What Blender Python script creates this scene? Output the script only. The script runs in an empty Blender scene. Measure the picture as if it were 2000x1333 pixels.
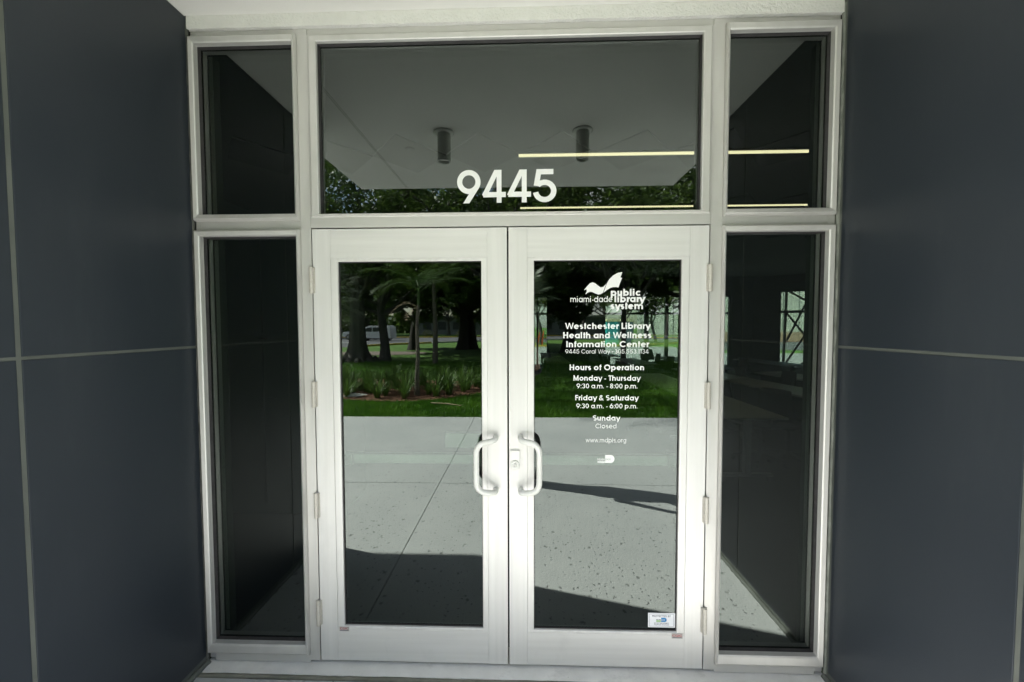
import bpy, bmesh, math, random
import numpy as np
from mathutils import Vector, Matrix
rad = math.radians
SC = bpy.context.scene
COL = SC.collection
random.seed(7)
NR = np.random.default_rng(11)

# ------------------------------------------------------------------ camera
cam_d = bpy.data.cameras.new('camera')
cam = bpy.data.objects.new('camera', cam_d)
COL.objects.link(cam)
cam_d.sensor_width = 36.0
cam_d.lens = 768.563 / 2000 * 36.0
cam_d.clip_start = 0.01
cam_d.clip_end = 900
_yaw, _pitch, _roll = 0.03045967, 0.03901639, -0.0023456
_f = Vector((-math.sin(_yaw) * math.cos(_pitch), math.cos(_yaw) * math.cos(_pitch), -math.sin(_pitch)))
_r0 = Vector((math.cos(_yaw), math.sin(_yaw), 0))
_u0 = _r0.cross(_f)
_r = math.cos(_roll) * _r0 + math.sin(_roll) * _u0
_u = -math.sin(_roll) * _r0 + math.cos(_roll) * _u0
_m = Matrix((_r, _u, -_f)).transposed().to_4x4()
_m.translation = Vector((0.0767, -1.8875, 1.682))
cam.matrix_world = _m
SC.camera = cam

# ------------------------------------------------------------------ sky and sun
SUN_EL = rad(43.3)
SUN_AZ = math.atan2(-0.963, -0.270)
world = bpy.data.worlds.new('World')
SC.world = world
world.use_nodes = True
wn = world.node_tree
sky = wn.nodes.new('ShaderNodeTexSky')
sky.sky_type = 'NISHITA'
sky.sun_disc = False
sky.sun_elevation = SUN_EL
sky.sun_rotation = SUN_AZ % (2 * math.pi)
sky.air_density = 1.0
sky.dust_density = 1.0
# broken white cloud over the whole sky
_tc = wn.nodes.new('ShaderNodeTexCoord'); _mp = wn.nodes.new('ShaderNodeMapping'); _mp.inputs['Scale'].default_value = (1, 1, 2.2)
_nz = wn.nodes.new('ShaderNodeTexNoise'); _nz.inputs['Scale'].default_value = 2.6; _nz.inputs['Detail'].default_value = 9; _nz.inputs['Roughness'].default_value = .58
_cr = wn.nodes.new('ShaderNodeValToRGB'); _cr.color_ramp.elements[0].position = .44; _cr.color_ramp.elements[1].position = .58
_mx = wn.nodes.new('ShaderNodeMixRGB'); _mx.inputs[2].default_value = (5.6, 5.6, 5.7, 1)
wn.links.new(_tc.outputs['Generated'], _mp.inputs[0]); wn.links.new(_mp.outputs[0], _nz.inputs['Vector']); wn.links.new(_nz.outputs[0], _cr.inputs[0])
wn.links.new(_cr.outputs[0], _mx.inputs[0]); wn.links.new(sky.outputs[0], _mx.inputs[1])
wn.links.new(_mx.outputs[0], wn.nodes['Background'].inputs[0])
wn.nodes['Background'].inputs[1].default_value = 0.075
sun_d = bpy.data.lights.new('sun', 'SUN')
sun_d.energy = 4.8
sun_d.angle = rad(0.53)
sun_d.color = (1.0, 0.965, 0.915)
sun = bpy.data.objects.new('sun', sun_d)
COL.objects.link(sun)
to_sun = Vector((math.sin(SUN_AZ) * math.cos(SUN_EL), math.cos(SUN_AZ) * math.cos(SUN_EL), math.sin(SUN_EL)))
sun.rotation_euler = (-to_sun).to_track_quat('-Z', 'Y').to_euler()
sun.location = to_sun * 60
SC.view_settings.view_transform = 'Standard'
SC.view_settings.look = 'None'
SC.view_settings.exposure = 2.78
SC.view_settings.gamma = 1.0
SC.view_settings.use_curve_mapping = False
SC.cycles.max_bounces = 10
SC.cycles.diffuse_bounces = 4
SC.cycles.glossy_bounces = 4
SC.cycles.transparent_max_bounces = 24
SC.cycles.sample_clamp_indirect = 6.0
SC.cycles.caustics_reflective = False
SC.cycles.caustics_refractive = False
SC.cycles.use_adaptive_sampling = False
SC.cycles.denoising_prefilter = 'ACCURATE'

# ------------------------------------------------------------------ helpers
def link(o, parent=None):
    COL.objects.link(o)
    if parent is not None:
        o.parent = parent
    return o

def tag(o, label=None, cat=None, group=None, kind=None):
    if label: o['label'] = label
    if cat: o['category'] = cat
    if group: o['group'] = group
    if kind: o['kind'] = kind
    return o

def thing(name, label, cat, loc=(0, 0, 0), rz=0.0, group=None):
    o = bpy.data.objects.new(name, None)
    o.empty_display_size = 0.1
    link(o)
    o.location = loc
    o.rotation_euler = (0, 0, rz)
    return tag(o, label, cat, group)

class MB:
    """collects vertices and faces for one mesh"""
    def __init__(s):
        s.v = []; s.f = []; s.smooth = []; s.mi = []
    def add(s, vs, fs, smooth=False, mi=0):
        n = len(s.v)
        s.v.extend([tuple(p) for p in vs])
        for f in fs:
            s.f.append(tuple(i + n for i in f)); s.smooth.append(smooth); s.mi.append(mi)
        return s
    def box(s, x0, x1, y0, y1, z0, z1, mi=0):
        vs = [(x0,y0,z0),(x1,y0,z0),(x1,y1,z0),(x0,y1,z0),(x0,y0,z1),(x1,y0,z1),(x1,y1,z1),(x0,y1,z1)]
        return s.add(vs, [(0,3,2,1),(4,5,6,7),(0,1,5,4),(1,2,6,5),(2,3,7,6),(3,0,4,7)], False, mi)
    def obox(s, c, ax, ay, az, mi=0):
        c = Vector(c); ax = Vector(ax); ay = Vector(ay); az = Vector(az)
        vs = [c+sx*ax+sy*ay+sz*az for sz in (-1,1) for sx,sy in ((-1,-1),(1,-1),(1,1),(-1,1))]
        return s.add(vs, [(0,3,2,1),(4,5,6,7),(0,1,5,4),(1,2,6,5),(2,3,7,6),(3,0,4,7)], False, mi)
    def bar(s, a, b, w, h=None, mi=0):
        a = Vector(a); b = Vector(b); d = (b-a); L = d.length; d.normalize()
        up = Vector((0,0,1)) if abs(d.z) < .95 else Vector((0,1,0))
        x = d.cross(up).normalized(); y = x.cross(d)
        return s.obox((a+b)/2, x*w/2, d*L/2, y*(h or w)/2, mi)
    def tube(s, path, r, n=10, caps=True, mi=0, smooth=True):
        path = [Vector(p) for p in path]
        rs = r if hasattr(r, '__len__') else [r]*len(path)
        rings = []; prev = None
        for i, p in enumerate(path):
            d = (path[min(i+1, len(path)-1)] - path[max(i-1, 0)])
            if d.length < 1e-9: d = Vector((0,0,1))
            d.normalize()
            if prev is None:
                x = d.cross(Vector((0,0,1)) if abs(d.z) < .9 else Vector((1,0,0))).normalized()
            else:
                x = (prev - d*prev.dot(d))
                x = x.normalized() if x.length > 1e-6 else d.orthogonal().normalized()
            prev = x; y = d.cross(x)
            rings.append([p + rs[i]*(math.cos(2*math.pi*k/n)*x + math.sin(2*math.pi*k/n)*y) for k in range(n)])
        vs = [q for rg in rings for q in rg]
        fs = [(i*n+k, i*n+(k+1) % n, (i+1)*n+(k+1) % n, (i+1)*n+k) for i in range(len(path)-1) for k in range(n)]
        s.add(vs, fs, smooth, mi)
        if caps:
            s.add(rings[0], [tuple(range(n-1, -1, -1))], False, mi)
            s.add(rings[-1], [tuple(range(n))], False, mi)
        return s
    def prism(s, poly, lo, hi, axis='y', mi=0):
        """poly: list of 2D points; axis: extrusion axis"""
        def P(a, b, c):
            return {'y': (a, c, b), 'z': (a, b, c), 'x': (c, a, b)}[axis]
        n = len(poly)
        vs = [P(a, b, lo) for a, b in poly] + [P(a, b, hi) for a, b in poly]
        fs = [tuple(range(n)), tuple(range(2*n-1, n-1, -1))] + [(i, i+n, (i+1) % n+n, (i+1) % n) for i in range(n)]
        return s.add(vs, fs, False, mi)
    def lathe(s, prof, n=20, c=(0,0,0), mi=0, smooth=True):
        vs = [(c[0]+r*math.cos(2*math.pi*k/n), c[1]+r*math.sin(2*math.pi*k/n), c[2]+z) for r, z in prof for k in range(n)]
        fs = [(i*n+k, i*n+(k+1) % n, (i+1)*n+(k+1) % n, (i+1)*n+k) for i in range(len(prof)-1) for k in range(n)]
        return s.add(vs, fs, smooth, mi)
    def mesh(s, name, mats, bevel=0, fix=True):
        me = bpy.data.meshes.new(name)
        me.from_pydata(s.v, [], s.f)
        if not isinstance(mats, (list, tuple)): mats = [mats]
        for m in mats: me.materials.append(m)
        me.polygons.foreach_set('use_smooth', s.smooth)
        me.polygons.foreach_set('material_index', s.mi)
        if fix or bevel:
            bm = bmesh.new(); bm.from_mesh(me)
            if bevel:
                es = [e for e in bm.edges if len(e.link_faces) == 2 and e.calc_face_angle(0) > 0.5]
                bmesh.ops.bevel(bm, geom=es, offset=bevel, segments=2, affect='EDGES', profile=0.6, clamp_overlap=True)
            bmesh.ops.recalc_face_normals(bm, faces=bm.faces)
            bm.to_mesh(me); bm.free()
        me.update()
        return me
    def build(s, name, mats, parent=None, bevel=0, fix=True):
        return link(bpy.data.objects.new(name, s.mesh(name, mats, bevel, fix)), parent)

def boxo(name, m, parent, x0, x1, y0, y1, z0, z1, bevel=0):
    return MB().box(x0, x1, y0, y1, z0, z1).build(name, m, parent, bevel)

def copy_tree(o, parent=None):
    c = o.copy(); COL.objects.link(c)
    if parent is not None: c.parent = parent
    for ch in list(o.children): copy_tree(ch, c)
    return c

# ------------------------------------------------------------------ materials
def new_mat(name):
    m = bpy.data.materials.new(name); m.use_nodes = True
    return m, m.node_tree, m.node_tree.nodes['Principled BSDF']

def N(nt, t, **kw):
    n = nt.nodes.new(t)
    for k, v in kw.items():
        if k.startswith('i_'):
            n.inputs[int(k[2:])].default_value = v
        else: setattr(n, k, v)
    return n

def mat(name, c1, c2=None, scale=8, rough=.6, rvar=0, metal=0, bump=0, bscale=60, stretch=(1,1,1), spec=.5, detail=5, coat=0, thresh=(.35,.65)):
    m, nt, b = new_mat(name)
    L = nt.links
    tc = N(nt, 'ShaderNodeTexCoord'); mp = N(nt, 'ShaderNodeMapping')
    mp.inputs['Scale'].default_value = stretch
    L.new(tc.outputs['Object'], mp.inputs[0])
    if c2 is not None:
        nz = N(nt, 'ShaderNodeTexNoise'); nz.inputs['Scale'].default_value = scale; nz.inputs['Detail'].default_value = detail
        L.new(mp.outputs[0], nz.inputs['Vector'])
        cr = N(nt, 'ShaderNodeValToRGB')
        cr.color_ramp.elements[0].position = thresh[0]; cr.color_ramp.elements[1].position = thresh[1]
        cr.color_ramp.elements[0].color = (*c1, 1); cr.color_ramp.elements[1].color = (*c2, 1)
        L.new(nz.outputs[0], cr.inputs[0]); L.new(cr.outputs[0], b.inputs['Base Color'])
        if rvar:
            mr = N(nt, 'ShaderNodeMapRange'); mr.inputs[3].default_value = rough-rvar; mr.inputs[4].default_value = rough+rvar
            L.new(nz.outputs[0], mr.inputs[0]); L.new(mr.outputs[0], b.inputs['Roughness'])
    else:
        b.inputs['Base Color'].default_value = (*c1, 1)
    if not rvar: b.inputs['Roughness'].default_value = rough
    b.inputs['Metallic'].default_value = metal
    b.inputs['Specular IOR Level'].default_value = spec
    b.inputs['Coat Weight'].default_value = coat
    if bump:
        nb = N(nt, 'ShaderNodeTexNoise'); nb.inputs['Scale'].default_value = bscale; nb.inputs['Detail'].default_value = 6
        L.new(mp.outputs[0], nb.inputs['Vector'])
        bp = N(nt, 'ShaderNodeBump'); bp.inputs['Strength'].default_value = bump; bp.inputs['Distance'].default_value = .01
        L.new(nb.outputs[0], bp.inputs['Height']); L.new(bp.outputs[0], b.inputs['Normal'])
    return m

def glass_mat(name, tint, ior=2.0, refl=(.90, 1.0, .95), film=0.0):
    """tinted architectural glass: mirror reflection on the outer skin, tinted straight transmission"""
    m = bpy.data.materials.new(name); m.use_nodes = True
    nt = m.node_tree; nt.nodes.clear(); L = nt.links
    out = N(nt, 'ShaderNodeOutputMaterial')
    tr = N(nt, 'ShaderNodeBsdfTransparent'); tr.inputs[0].default_value = (*tint, 1)
    gl = N(nt, 'ShaderNodeBsdfGlossy'); gl.inputs['Roughness'].default_value = 0.0; gl.inputs[0].default_value = (*refl, 1)
    fr = N(nt, 'ShaderNodeFresnel'); fr.inputs[0].default_value = ior
    geo = N(nt, 'ShaderNodeNewGeometry')
    inv = N(nt, 'ShaderNodeMath', operation='SUBTRACT'); inv.inputs[0].default_value = 1.0
    mul = N(nt, 'ShaderNodeMath', operation='MULTIPLY')
    L.new(geo.outputs['Backfacing'], inv.inputs[1]); L.new(fr.outputs[0], mul.inputs[0]); L.new(inv.outputs[0], mul.inputs[1])
    # all of the tint acts on the skin that is entered, none on the one that is left
    tm = N(nt, 'ShaderNodeMixRGB'); tm.inputs[1].default_value = (tint[0]**2, tint[1]**2, tint[2]**2, 1); tm.inputs[2].default_value = (1, 1, 1, 1)
    L.new(geo.outputs['Backfacing'], tm.inputs[0]); L.new(tm.outputs[0], tr.inputs[0])
    mx = N(nt, 'ShaderNodeMixShader')
    L.new(mul.outputs[0], mx.inputs[0]); L.new(tr.outputs[0], mx.inputs[1]); L.new(gl.outputs[0], mx.inputs[2])
    # very slight waviness of the float glass
    tc = N(nt, 'ShaderNodeTexCoord'); nz = N(nt, 'ShaderNodeTexNoise'); nz.inputs['Scale'].default_value = 1.3; nz.inputs['Detail'].default_value = 1
    L.new(tc.outputs['Object'], nz.inputs['Vector'])
    bp = N(nt, 'ShaderNodeBump'); bp.inputs['Strength'].default_value = .06; bp.inputs['Distance'].default_value = .004
    L.new(nz.outputs[0], bp.inputs['Height']); L.new(bp.outputs[0], gl.inputs['Normal'])
    L.new(mx.outputs[0], out.inputs[0])
    return m

def emit_mat(name, col, s):
    m, nt, b = new_mat(name)
    b.inputs['Base Color'].default_value = (.7, .7, .65, 1)
    b.inputs['Emission Color'].default_value = (*col, 1); b.inputs['Emission Strength'].default_value = s
    return m

M = {}
M['alu'] = mat('white_aluminium', (.70, .685, .665), (.76, .745, .725), scale=2.2, rough=.44, rvar=.04, metal=.28, stretch=(14, 14, .5), bump=.02, bscale=40)
M['alu_h'] = mat('white_aluminium_rail', (.70, .685, .665), (.76, .745, .725), scale=2.2, rough=.44, rvar=.04, metal=.28, stretch=(.5, 14, 14), bump=.02, bscale=40)
M['frame'] = mat('frame_aluminium', (.605, .592, .568), (.640, .627, .603), scale=3, rough=.46, rvar=.05, metal=.5, stretch=(6, 6, 1.2), bump=.03, bscale=25)
M['frame_h'] = mat('frame_aluminium_rail', (.605, .592, .568), (.640, .627, .603), scale=3, rough=.46, rvar=.05, metal=.5, stretch=(1.2, 6, 6), bump=.03, bscale=25)
M['handle'] = mat('satin_handle_metal', (.68, .675, .64), (.73, .725, .70), scale=20, rough=.36, rvar=.04, stretch=(1, 1, .3))
M['steel'] = mat('brushed_steel', (.50, .47, .42), (.56, .53, .48), scale=60, rough=.5, metal=.25, stretch=(1, 1, 4))
M['bar_metal'] = mat('satin_bar_metal', (.52, .54, .52), (.58, .60, .58), scale=5, rough=.32, metal=1.0)
M['gasket'] = mat('black_rubber', (.022, .020, .021), (.035, .032, .033), scale=30, rough=.55)
M['dark_gap'] = mat('dark_gap', (.015, .015, .014), rough=.8)
M['panel'] = mat('charcoal_wall_panel', (.0195, .0250, .0325), (.0240, .0295, .0370), scale=1.4, rough=.42, rvar=.05, bump=.03, bscale=3, spec=.45, detail=2)
def speckle(m, col, scale, thr, amount, smear=None):
    """dust specks (and optional soft smears) mixed over a material's base colour"""
    nt = m.node_tree; b = nt.nodes['Principled BSDF']; L = nt.links
    src = b.inputs['Base Color'].links[0].from_socket
    geo = N(nt, 'ShaderNodeNewGeometry')
    vo = N(nt, 'ShaderNodeTexVoronoi'); vo.inputs['Scale'].default_value = scale; L.new(geo.outputs['Position'], vo.inputs['Vector'])
    sc = N(nt, 'ShaderNodeSeparateColor'); L.new(vo.outputs['Color'], sc.inputs[0])
    mr = N(nt, 'ShaderNodeMapRange'); mr.inputs[1].default_value = .86; mr.inputs[2].default_value = 1; mr.inputs[3].default_value = 0; mr.inputs[4].default_value = thr; L.new(sc.outputs[0], mr.inputs[0])
    sb = N(nt, 'ShaderNodeMath', operation='SUBTRACT'); L.new(mr.outputs[0], sb.inputs[0]); L.new(vo.outputs['Distance'], sb.inputs[1])
    ml = N(nt, 'ShaderNodeMath', operation='MULTIPLY'); ml.inputs[1].default_value = 40; ml.use_clamp = True; L.new(sb.outputs[0], ml.inputs[0])
    am = N(nt, 'ShaderNodeMath', operation='MULTIPLY'); am.inputs[1].default_value = amount; L.new(ml.outputs[0], am.inputs[0])
    fac = am.outputs[0]
    if smear:
        mp = N(nt, 'ShaderNodeMapping'); mp.inputs['Scale'].default_value = smear[1]; L.new(geo.outputs['Position'], mp.inputs[0])
        nz = N(nt, 'ShaderNodeTexNoise'); nz.inputs['Scale'].default_value = smear[0]; nz.inputs['Detail'].default_value = 7; nz.inputs['Roughness'].default_value = .7; L.new(mp.outputs[0], nz.inputs['Vector'])
        m2 = N(nt, 'ShaderNodeMapRange'); m2.inputs[1].default_value = .56; m2.inputs[2].default_value = .78; m2.inputs[3].default_value = 0; m2.inputs[4].default_value = smear[2]; L.new(nz.outputs[0], m2.inputs[0])
        mx2 = N(nt, 'ShaderNodeMath', operation='MAXIMUM'); L.new(fac, mx2.inputs[0]); L.new(m2.outputs[0], mx2.inputs[1]); fac = mx2.outputs[0]
    mix = N(nt, 'ShaderNodeMixRGB'); mix.inputs[2].default_value = (*col, 1); L.new(fac, mix.inputs[0]); L.new(src, mix.inputs[1]); L.new(mix.outputs[0], b.inputs['Base Color'])
speckle(M['panel'], (.22, .23, .23), 26, .09, .8, (1.7, (3, 3, .6), .035))
for k_ in ('alu', 'alu_h', 'frame', 'frame_h'):
    speckle(M[k_], (.20, .19, .165), 34, .045, .5, (3.0, (2, 2, .8), .12))
M['joint'] = mat('grey_joint_channel', (.085, .092, .080), (.12, .128, .112), scale=5, rough=.5, bump=.1, bscale=30)
M['caulk'] = mat('grey_sealant', (.14, .15, .13), (.24, .25, .22), scale=14, rough=.7, bump=.5, bscale=50)
M['caulk_dk'] = mat('dark_sealant', (.045, .047, .043), (.09, .09, .08), scale=20, rough=.7, bump=.5, bscale=60)
M['groove'] = mat('olive_sealant', (.15, .15, .115), (.21, .205, .165), scale=9, rough=.8, bump=.3, bscale=50)
M['soffit'] = mat('white_soffit', (.65, .635, .61), (.69, .675, .65), scale=1.5, rough=.75, bump=.06, bscale=90)
M['stucco'] = mat('white_stucco', (.675, .66, .635), (.705, .69, .665), scale=18, rough=.8, bump=.55, bscale=85)
M['sillpaint'] = mat('painted_concrete_sill', (.74, .73, .69), (.84, .83, .79), scale=7, rough=.6, bump=.25, bscale=90, detail=8)
speckle(M['sillpaint'], (.16, .15, .13), 45, .12, .6, (6, (1, 1.5, 1), .35))
M['print'] = mat('white_vinyl', (.80, .80, .79), rough=.5)
M['glass'] = glass_mat('tinted_entrance_glass', (.42, .475, .435), ior=1.92)
M['glass_win'] = glass_mat('clear_green_glass', (.76, .785, .77), ior=1.5)
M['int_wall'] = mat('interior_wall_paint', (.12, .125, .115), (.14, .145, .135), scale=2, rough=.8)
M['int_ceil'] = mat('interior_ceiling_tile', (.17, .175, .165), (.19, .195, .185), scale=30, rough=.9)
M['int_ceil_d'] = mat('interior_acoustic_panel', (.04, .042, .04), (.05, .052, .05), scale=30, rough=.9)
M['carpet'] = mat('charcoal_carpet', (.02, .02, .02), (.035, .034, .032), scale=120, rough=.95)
M['table'] = mat('table_laminate', (.68, .67, .60), (.74, .73, .66), scale=6, rough=.35)
M['black'] = mat('black_plastic', (.02, .02, .022), (.03, .03, .032), scale=20, rough=.5)
M['chrome'] = mat('grey_metal_leg', (.32, .32, .33), rough=.35, metal=.8)
M['strip'] = emit_mat('lit_light_strip', (.98, .74, .50), .78)
M['steel_dk'] = mat('dark_green_steel', (.03, .04, .036), (.045, .055, .05), scale=9, rough=.5)
M['lamp'] = mat('grey_downlight_paint', (.50, .515, .48), (.55, .56, .53), scale=12, rough=.45)
M['lamp_glass'] = mat('downlight_lens', (.75, .76, .74), rough=.2)

# pitted concrete paving
def concrete_mat():
    m, nt, b = new_mat('pitted_concrete'); L = nt.links
    tc = N(nt, 'ShaderNodeTexCoord')
    geo = N(nt, 'ShaderNodeNewGeometry')
    n1 = N(nt, 'ShaderNodeTexNoise'); n1.inputs['Scale'].default_value = .8; n1.inputs['Detail'].default_value = 9; n1.inputs['Roughness'].default_value = .65
    L.new(geo.outputs['Position'], n1.inputs['Vector'])
    cr = N(nt, 'ShaderNodeValToRGB')
    cr.color_ramp.elements[0].position = .3; cr.color_ramp.elements[0].color = (.385, .398, .392, 1)
    cr.color_ramp.elements[1].position = .7; cr.color_ramp.elements[1].color = (.468, .478, .466, 1)
    L.new(n1.outputs[0], cr.inputs[0])
    # warp + voronoi pits
    nw = N(nt, 'ShaderNodeTexNoise'); nw.inputs['Scale'].default_value = 28; nw.inputs['Detail'].default_value = 2
    L.new(geo.outputs['Position'], nw.inputs['Vector'])
    va = N(nt, 'ShaderNodeVectorMath', operation='SCALE'); va.inputs['Scale'].default_value = .035
    L.new(nw.outputs['Color'], va.inputs[0])
    vs = N(nt, 'ShaderNodeVectorMath', operation='ADD'); L.new(geo.outputs['Position'], vs.inputs[0]); L.new(va.outputs[0], vs.inputs[1])
    masks = []
    for sc, thr, keep in ((11.5, .20, .42), (27, .22, .30)):
        vo = N(nt, 'ShaderNodeTexVoronoi', feature='F1', voronoi_dimensions='2D'); vo.inputs['Scale'].default_value = sc; vo.inputs['Randomness'].default_value = 1
        L.new(vs.outputs[0], vo.inputs['Vector'])
        wn_ = N(nt, 'ShaderNodeSeparateColor'); L.new(vo.outputs['Color'], wn_.inputs[0])
        # radius varies per cell
        mr = N(nt, 'ShaderNodeMapRange'); mr.inputs[1].default_value = keep; mr.inputs[2].default_value = 1.0; mr.inputs[3].default_value = 0.0; mr.inputs[4].default_value = thr
        L.new(wn_.outputs[0], mr.inputs[0])
        sb = N(nt, 'ShaderNodeMath', operation='SUBTRACT'); L.new(mr.outputs[0], sb.inputs[0]); L.new(vo.outputs['Distance'], sb.inputs[1])
        ml = N(nt, 'ShaderNodeMath', operation='MULTIPLY'); ml.inputs[1].default_value = 8; ml.use_clamp = True
        L.new(sb.outputs[0], ml.inputs[0]); masks.append(ml)
    # pits cluster
    nc = N(nt, 'ShaderNodeTexNoise'); nc.inputs['Scale'].default_value = 2.2; L.new(geo.outputs['Position'], nc.inputs['Vector'])
    mc = N(nt, 'ShaderNodeMapRange'); mc.inputs[1].default_value = .26; mc.inputs[2].default_value = .50; L.new(nc.outputs[0], mc.inputs[0])
    mx = N(nt, 'ShaderNodeMath', operation='MAXIMUM'); L.new(masks[0].outputs[0], mx.inputs[0]); L.new(masks[1].outputs[0], mx.inputs[1])
    mm = N(nt, 'ShaderNodeMath', operation='MULTIPLY'); L.new(mx.outputs[0], mm.inputs[0]); L.new(mc.outputs[0], mm.inputs[1])
    mix = N(nt, 'ShaderNodeMixRGB'); mix.inputs[2].default_value = (.215, .22, .21, 1)
    L.new(mm.outputs[0], mix.inputs[0]); L.new(cr.outputs[0], mix.inputs[1]); L.new(mix.outputs[0], b.inputs['Base Color'])
    b.inputs['Roughness'].default_value = .85
    nf = N(nt, 'ShaderNodeTexNoise'); nf.inputs['Scale'].default_value = 60; nf.inputs['Detail'].default_value = 8; L.new(geo.outputs['Position'], nf.inputs['Vector'])
    h = N(nt, 'ShaderNodeMath', operation='MULTIPLY_ADD'); h.inputs[1].default_value = -1.0
    fm = N(nt, 'ShaderNodeMath', operation='MULTIPLY'); fm.inputs[1].default_value = .35; L.new(nf.outputs[0], fm.inputs[0])
    L.new(mm.outputs[0], h.inputs[0]); L.new(fm.outputs[0], h.inputs[2])
    bp = N(nt, 'ShaderNodeBump'); bp.inputs['Strength'].default_value = .6; bp.inputs['Distance'].default_value = .012
    L.new(h.outputs[0], bp.inputs['Height']); L.new(bp.outputs[0], b.inputs['Normal'])
    return m
M['concrete'] = concrete_mat()
M['concrete2'] = mat('plain_concrete', (.25, .255, .25), (.31, .315, .31), scale=2, rough=.85, detail=8)
M['grass'] = mat('lawn_grass', (.045, .12, .006), (.08, .18, .014), scale=1.1, rough=.9, bump=.9, bscale=30, detail=10)

M['mulch'] = mat('red_mulch', (.075, .030, .015), (.22, .105, .055), scale=22, rough=.95, bump=1, bscale=45, detail=8)
M['chip'] = mat('bark_chip', (.10, .042, .02), (.26, .13, .07), scale=9, rough=.9)
M['gravel'] = mat('pinkish_gravel', (.12, .09, .07), (.26, .21, .18), scale=12, rough=.95, bump=1, bscale=30)
M['asphalt'] = mat('asphalt', (.08, .083, .087), (.115, .118, .122), scale=3, rough=.85, detail=8)
M['yellow'] = mat('yellow_kerb_paint', (.60, .42, .05), (.66, .48, .08), scale=6, rough=.7)
M['kerb'] = mat('kerb_concrete', (.40, .40, .37), (.48, .48, .44), scale=5, rough=.85)
M['bark'] = mat('grey_bark', (.035, .032, .026), (.10, .092, .078), scale=6, rough=.9, bump=1, bscale=14, stretch=(1, 1, .35))
M['bark_dk'] = mat('dark_bark', (.018, .016, .013), (.045, .038, .03), scale=6, rough=.9, bump=1, bscale=14, stretch=(1, 1, .35))
M['palm_bark'] = mat('palm_trunk', (.11, .095, .075), (.20, .175, .14), scale=9, rough=.9, bump=.8, bscale=12, stretch=(.6, .6, 4))

def leaf_mat(name, c1, c2, trans=.42, scale=1.2):
    m = mat(name, c1, c2, scale=scale, rough=.5, detail=3)
    nt = m.node_tree; b = nt.nodes['Principled BSDF']; L = nt.links
    cr = [n for n in nt.nodes if n.type == 'VALTORGB'][0]
    tl = N(nt, 'ShaderNodeBsdfTranslucent'); L.new(cr.outputs[0], tl.inputs[0])
    mx = N(nt, 'ShaderNodeMixShader'); mx.inputs[0].default_value = trans
    out = [n for n in nt.nodes if n.type == 'OUTPUT_MATERIAL'][0]
    L.new(b.outputs[0], mx.inputs[1]); L.new(tl.outputs[0], mx.inputs[2]); L.new(mx.outputs[0], out.inputs[0])
    return m
M['blade'] = leaf_mat('grass_blade', (.050, .15, .008), (.115, .25, .018), trans=.3, scale=1.3)
M['leaf'] = leaf_mat('tree_leaves', (.035, .07, .014), (.13, .195, .04))
M['leaf2'] = leaf_mat('dark_leaves', (.03, .06, .014), (.09, .15, .03))
M['leaf3'] = leaf_mat('olive_leaves', (.06, .085, .018), (.12, .14, .03))
M['frond'] = leaf_mat('palm_leaves', (.035, .085, .012), (.08, .15, .025), trans=.3)
M['frond_s'] = leaf_mat('silver_palm_leaves', (.075, .11, .06), (.15, .19, .12), trans=.2)
M['dead'] = mat('dry_frond', (.30, .22, .13), (.45, .36, .24), scale=8, rough=.8)

# ------------------------------------------------------------------ ground
def sheet(name, poly, z, m, th=None):
    mb = MB()
    if th: mb.prism(poly, z-th, z, 'z')
    else: mb.add([(x, y, z) for x, y in poly], [tuple(range(len(poly)))])
    o = mb.build(name, m)
    return tag(o, kind='structure')

ground = sheet('ground', [(-300, -300), (300, -300), (300, 300), (-300, 300)], -.075, M['grass'])
pav = sheet('pavement', [(-12.7, -5.33), (-12.7, -.06), (12.7, -.06), (12.7, -5.33)], -.05, M['caulk_dk'])
xs = [-12.6, -8.2, -4.85, -.84, 3.15, 7.6, 12.6]
for i in range(len(xs)-1):
    for y0, y1 in ((-5.33, -2.25), (-2.25, -.088)):
        boxo('slab', M['concrete'], pav, xs[i]+.003, xs[i+1]-.003, y0+.003, y1-.003, -.046, -.02, bevel=.002)
sill = boxo('doorway_sill', M['sillpaint'], None, -1.531, 1.531, -.062, .13, -.06, -.018, bevel=.003)
tag(sill, kind='structure')
g_ = MB()
# lumpy sealant line in the groove between sill and paving
pts = [(x, -.075+.0015*math.sin(x*9)+.0008*math.sin(x*31), -.024) for x in np.linspace(-1.52, 1.52, 90)]
g_.tube(pts, [.0105+.0018*random.random() for _ in pts], 6)
seal = g_.build('sill_sealant', M['groove']); tag(seal, kind='structure')

# planting bed, gravel, roads behind the camera
def blob(cx, cy, rx, ry, n=40, j=.06, seed=0):
    r = random.Random(seed)
    return [(cx+rx*math.cos(2*math.pi*k/n)*(1+r.uniform(-j, j)), cy+ry*math.sin(2*math.pi*k/n)*(1+r.uniform(-j, j))) for k in range(n)]
bed_poly = [(-9.5, -9.6), (-7.2, -8.2), (-5.6, -7.55), (-4.3, -7.2), (-3.4, -6.95), (-2.5, -6.95), (-1.8, -7.3), (-1.2, -7.9), (-.6, -8.6), (-.3, -9.3), (-1.2, -10.1), (-3.5, -10.5), (-6.5, -10.9), (-9.2, -11)]
bed = sheet('mulch_bed', bed_poly, -.045, M['mulch'])
gravel = sheet('gravel_patch', blob(-9.4, -23.0, 3.4, 1.7, seed=3), -.06, M['gravel'])
road = sheet('road', [(-90, -27), (-30, -27.5), (-14.3, -29.9), (-11.7, -34.4), (-4.4, -42), (6, -47), (60, -50), (60, -66), (0, -64), (-12, -56), (-90, -56)], -.065, M['asphalt'])
path2 = sheet('far_path', [(-30, -40.2), (-18, -40.2), (-18, -38.9), (-30, -38.6)], -.058, M['concrete2'])

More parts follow.
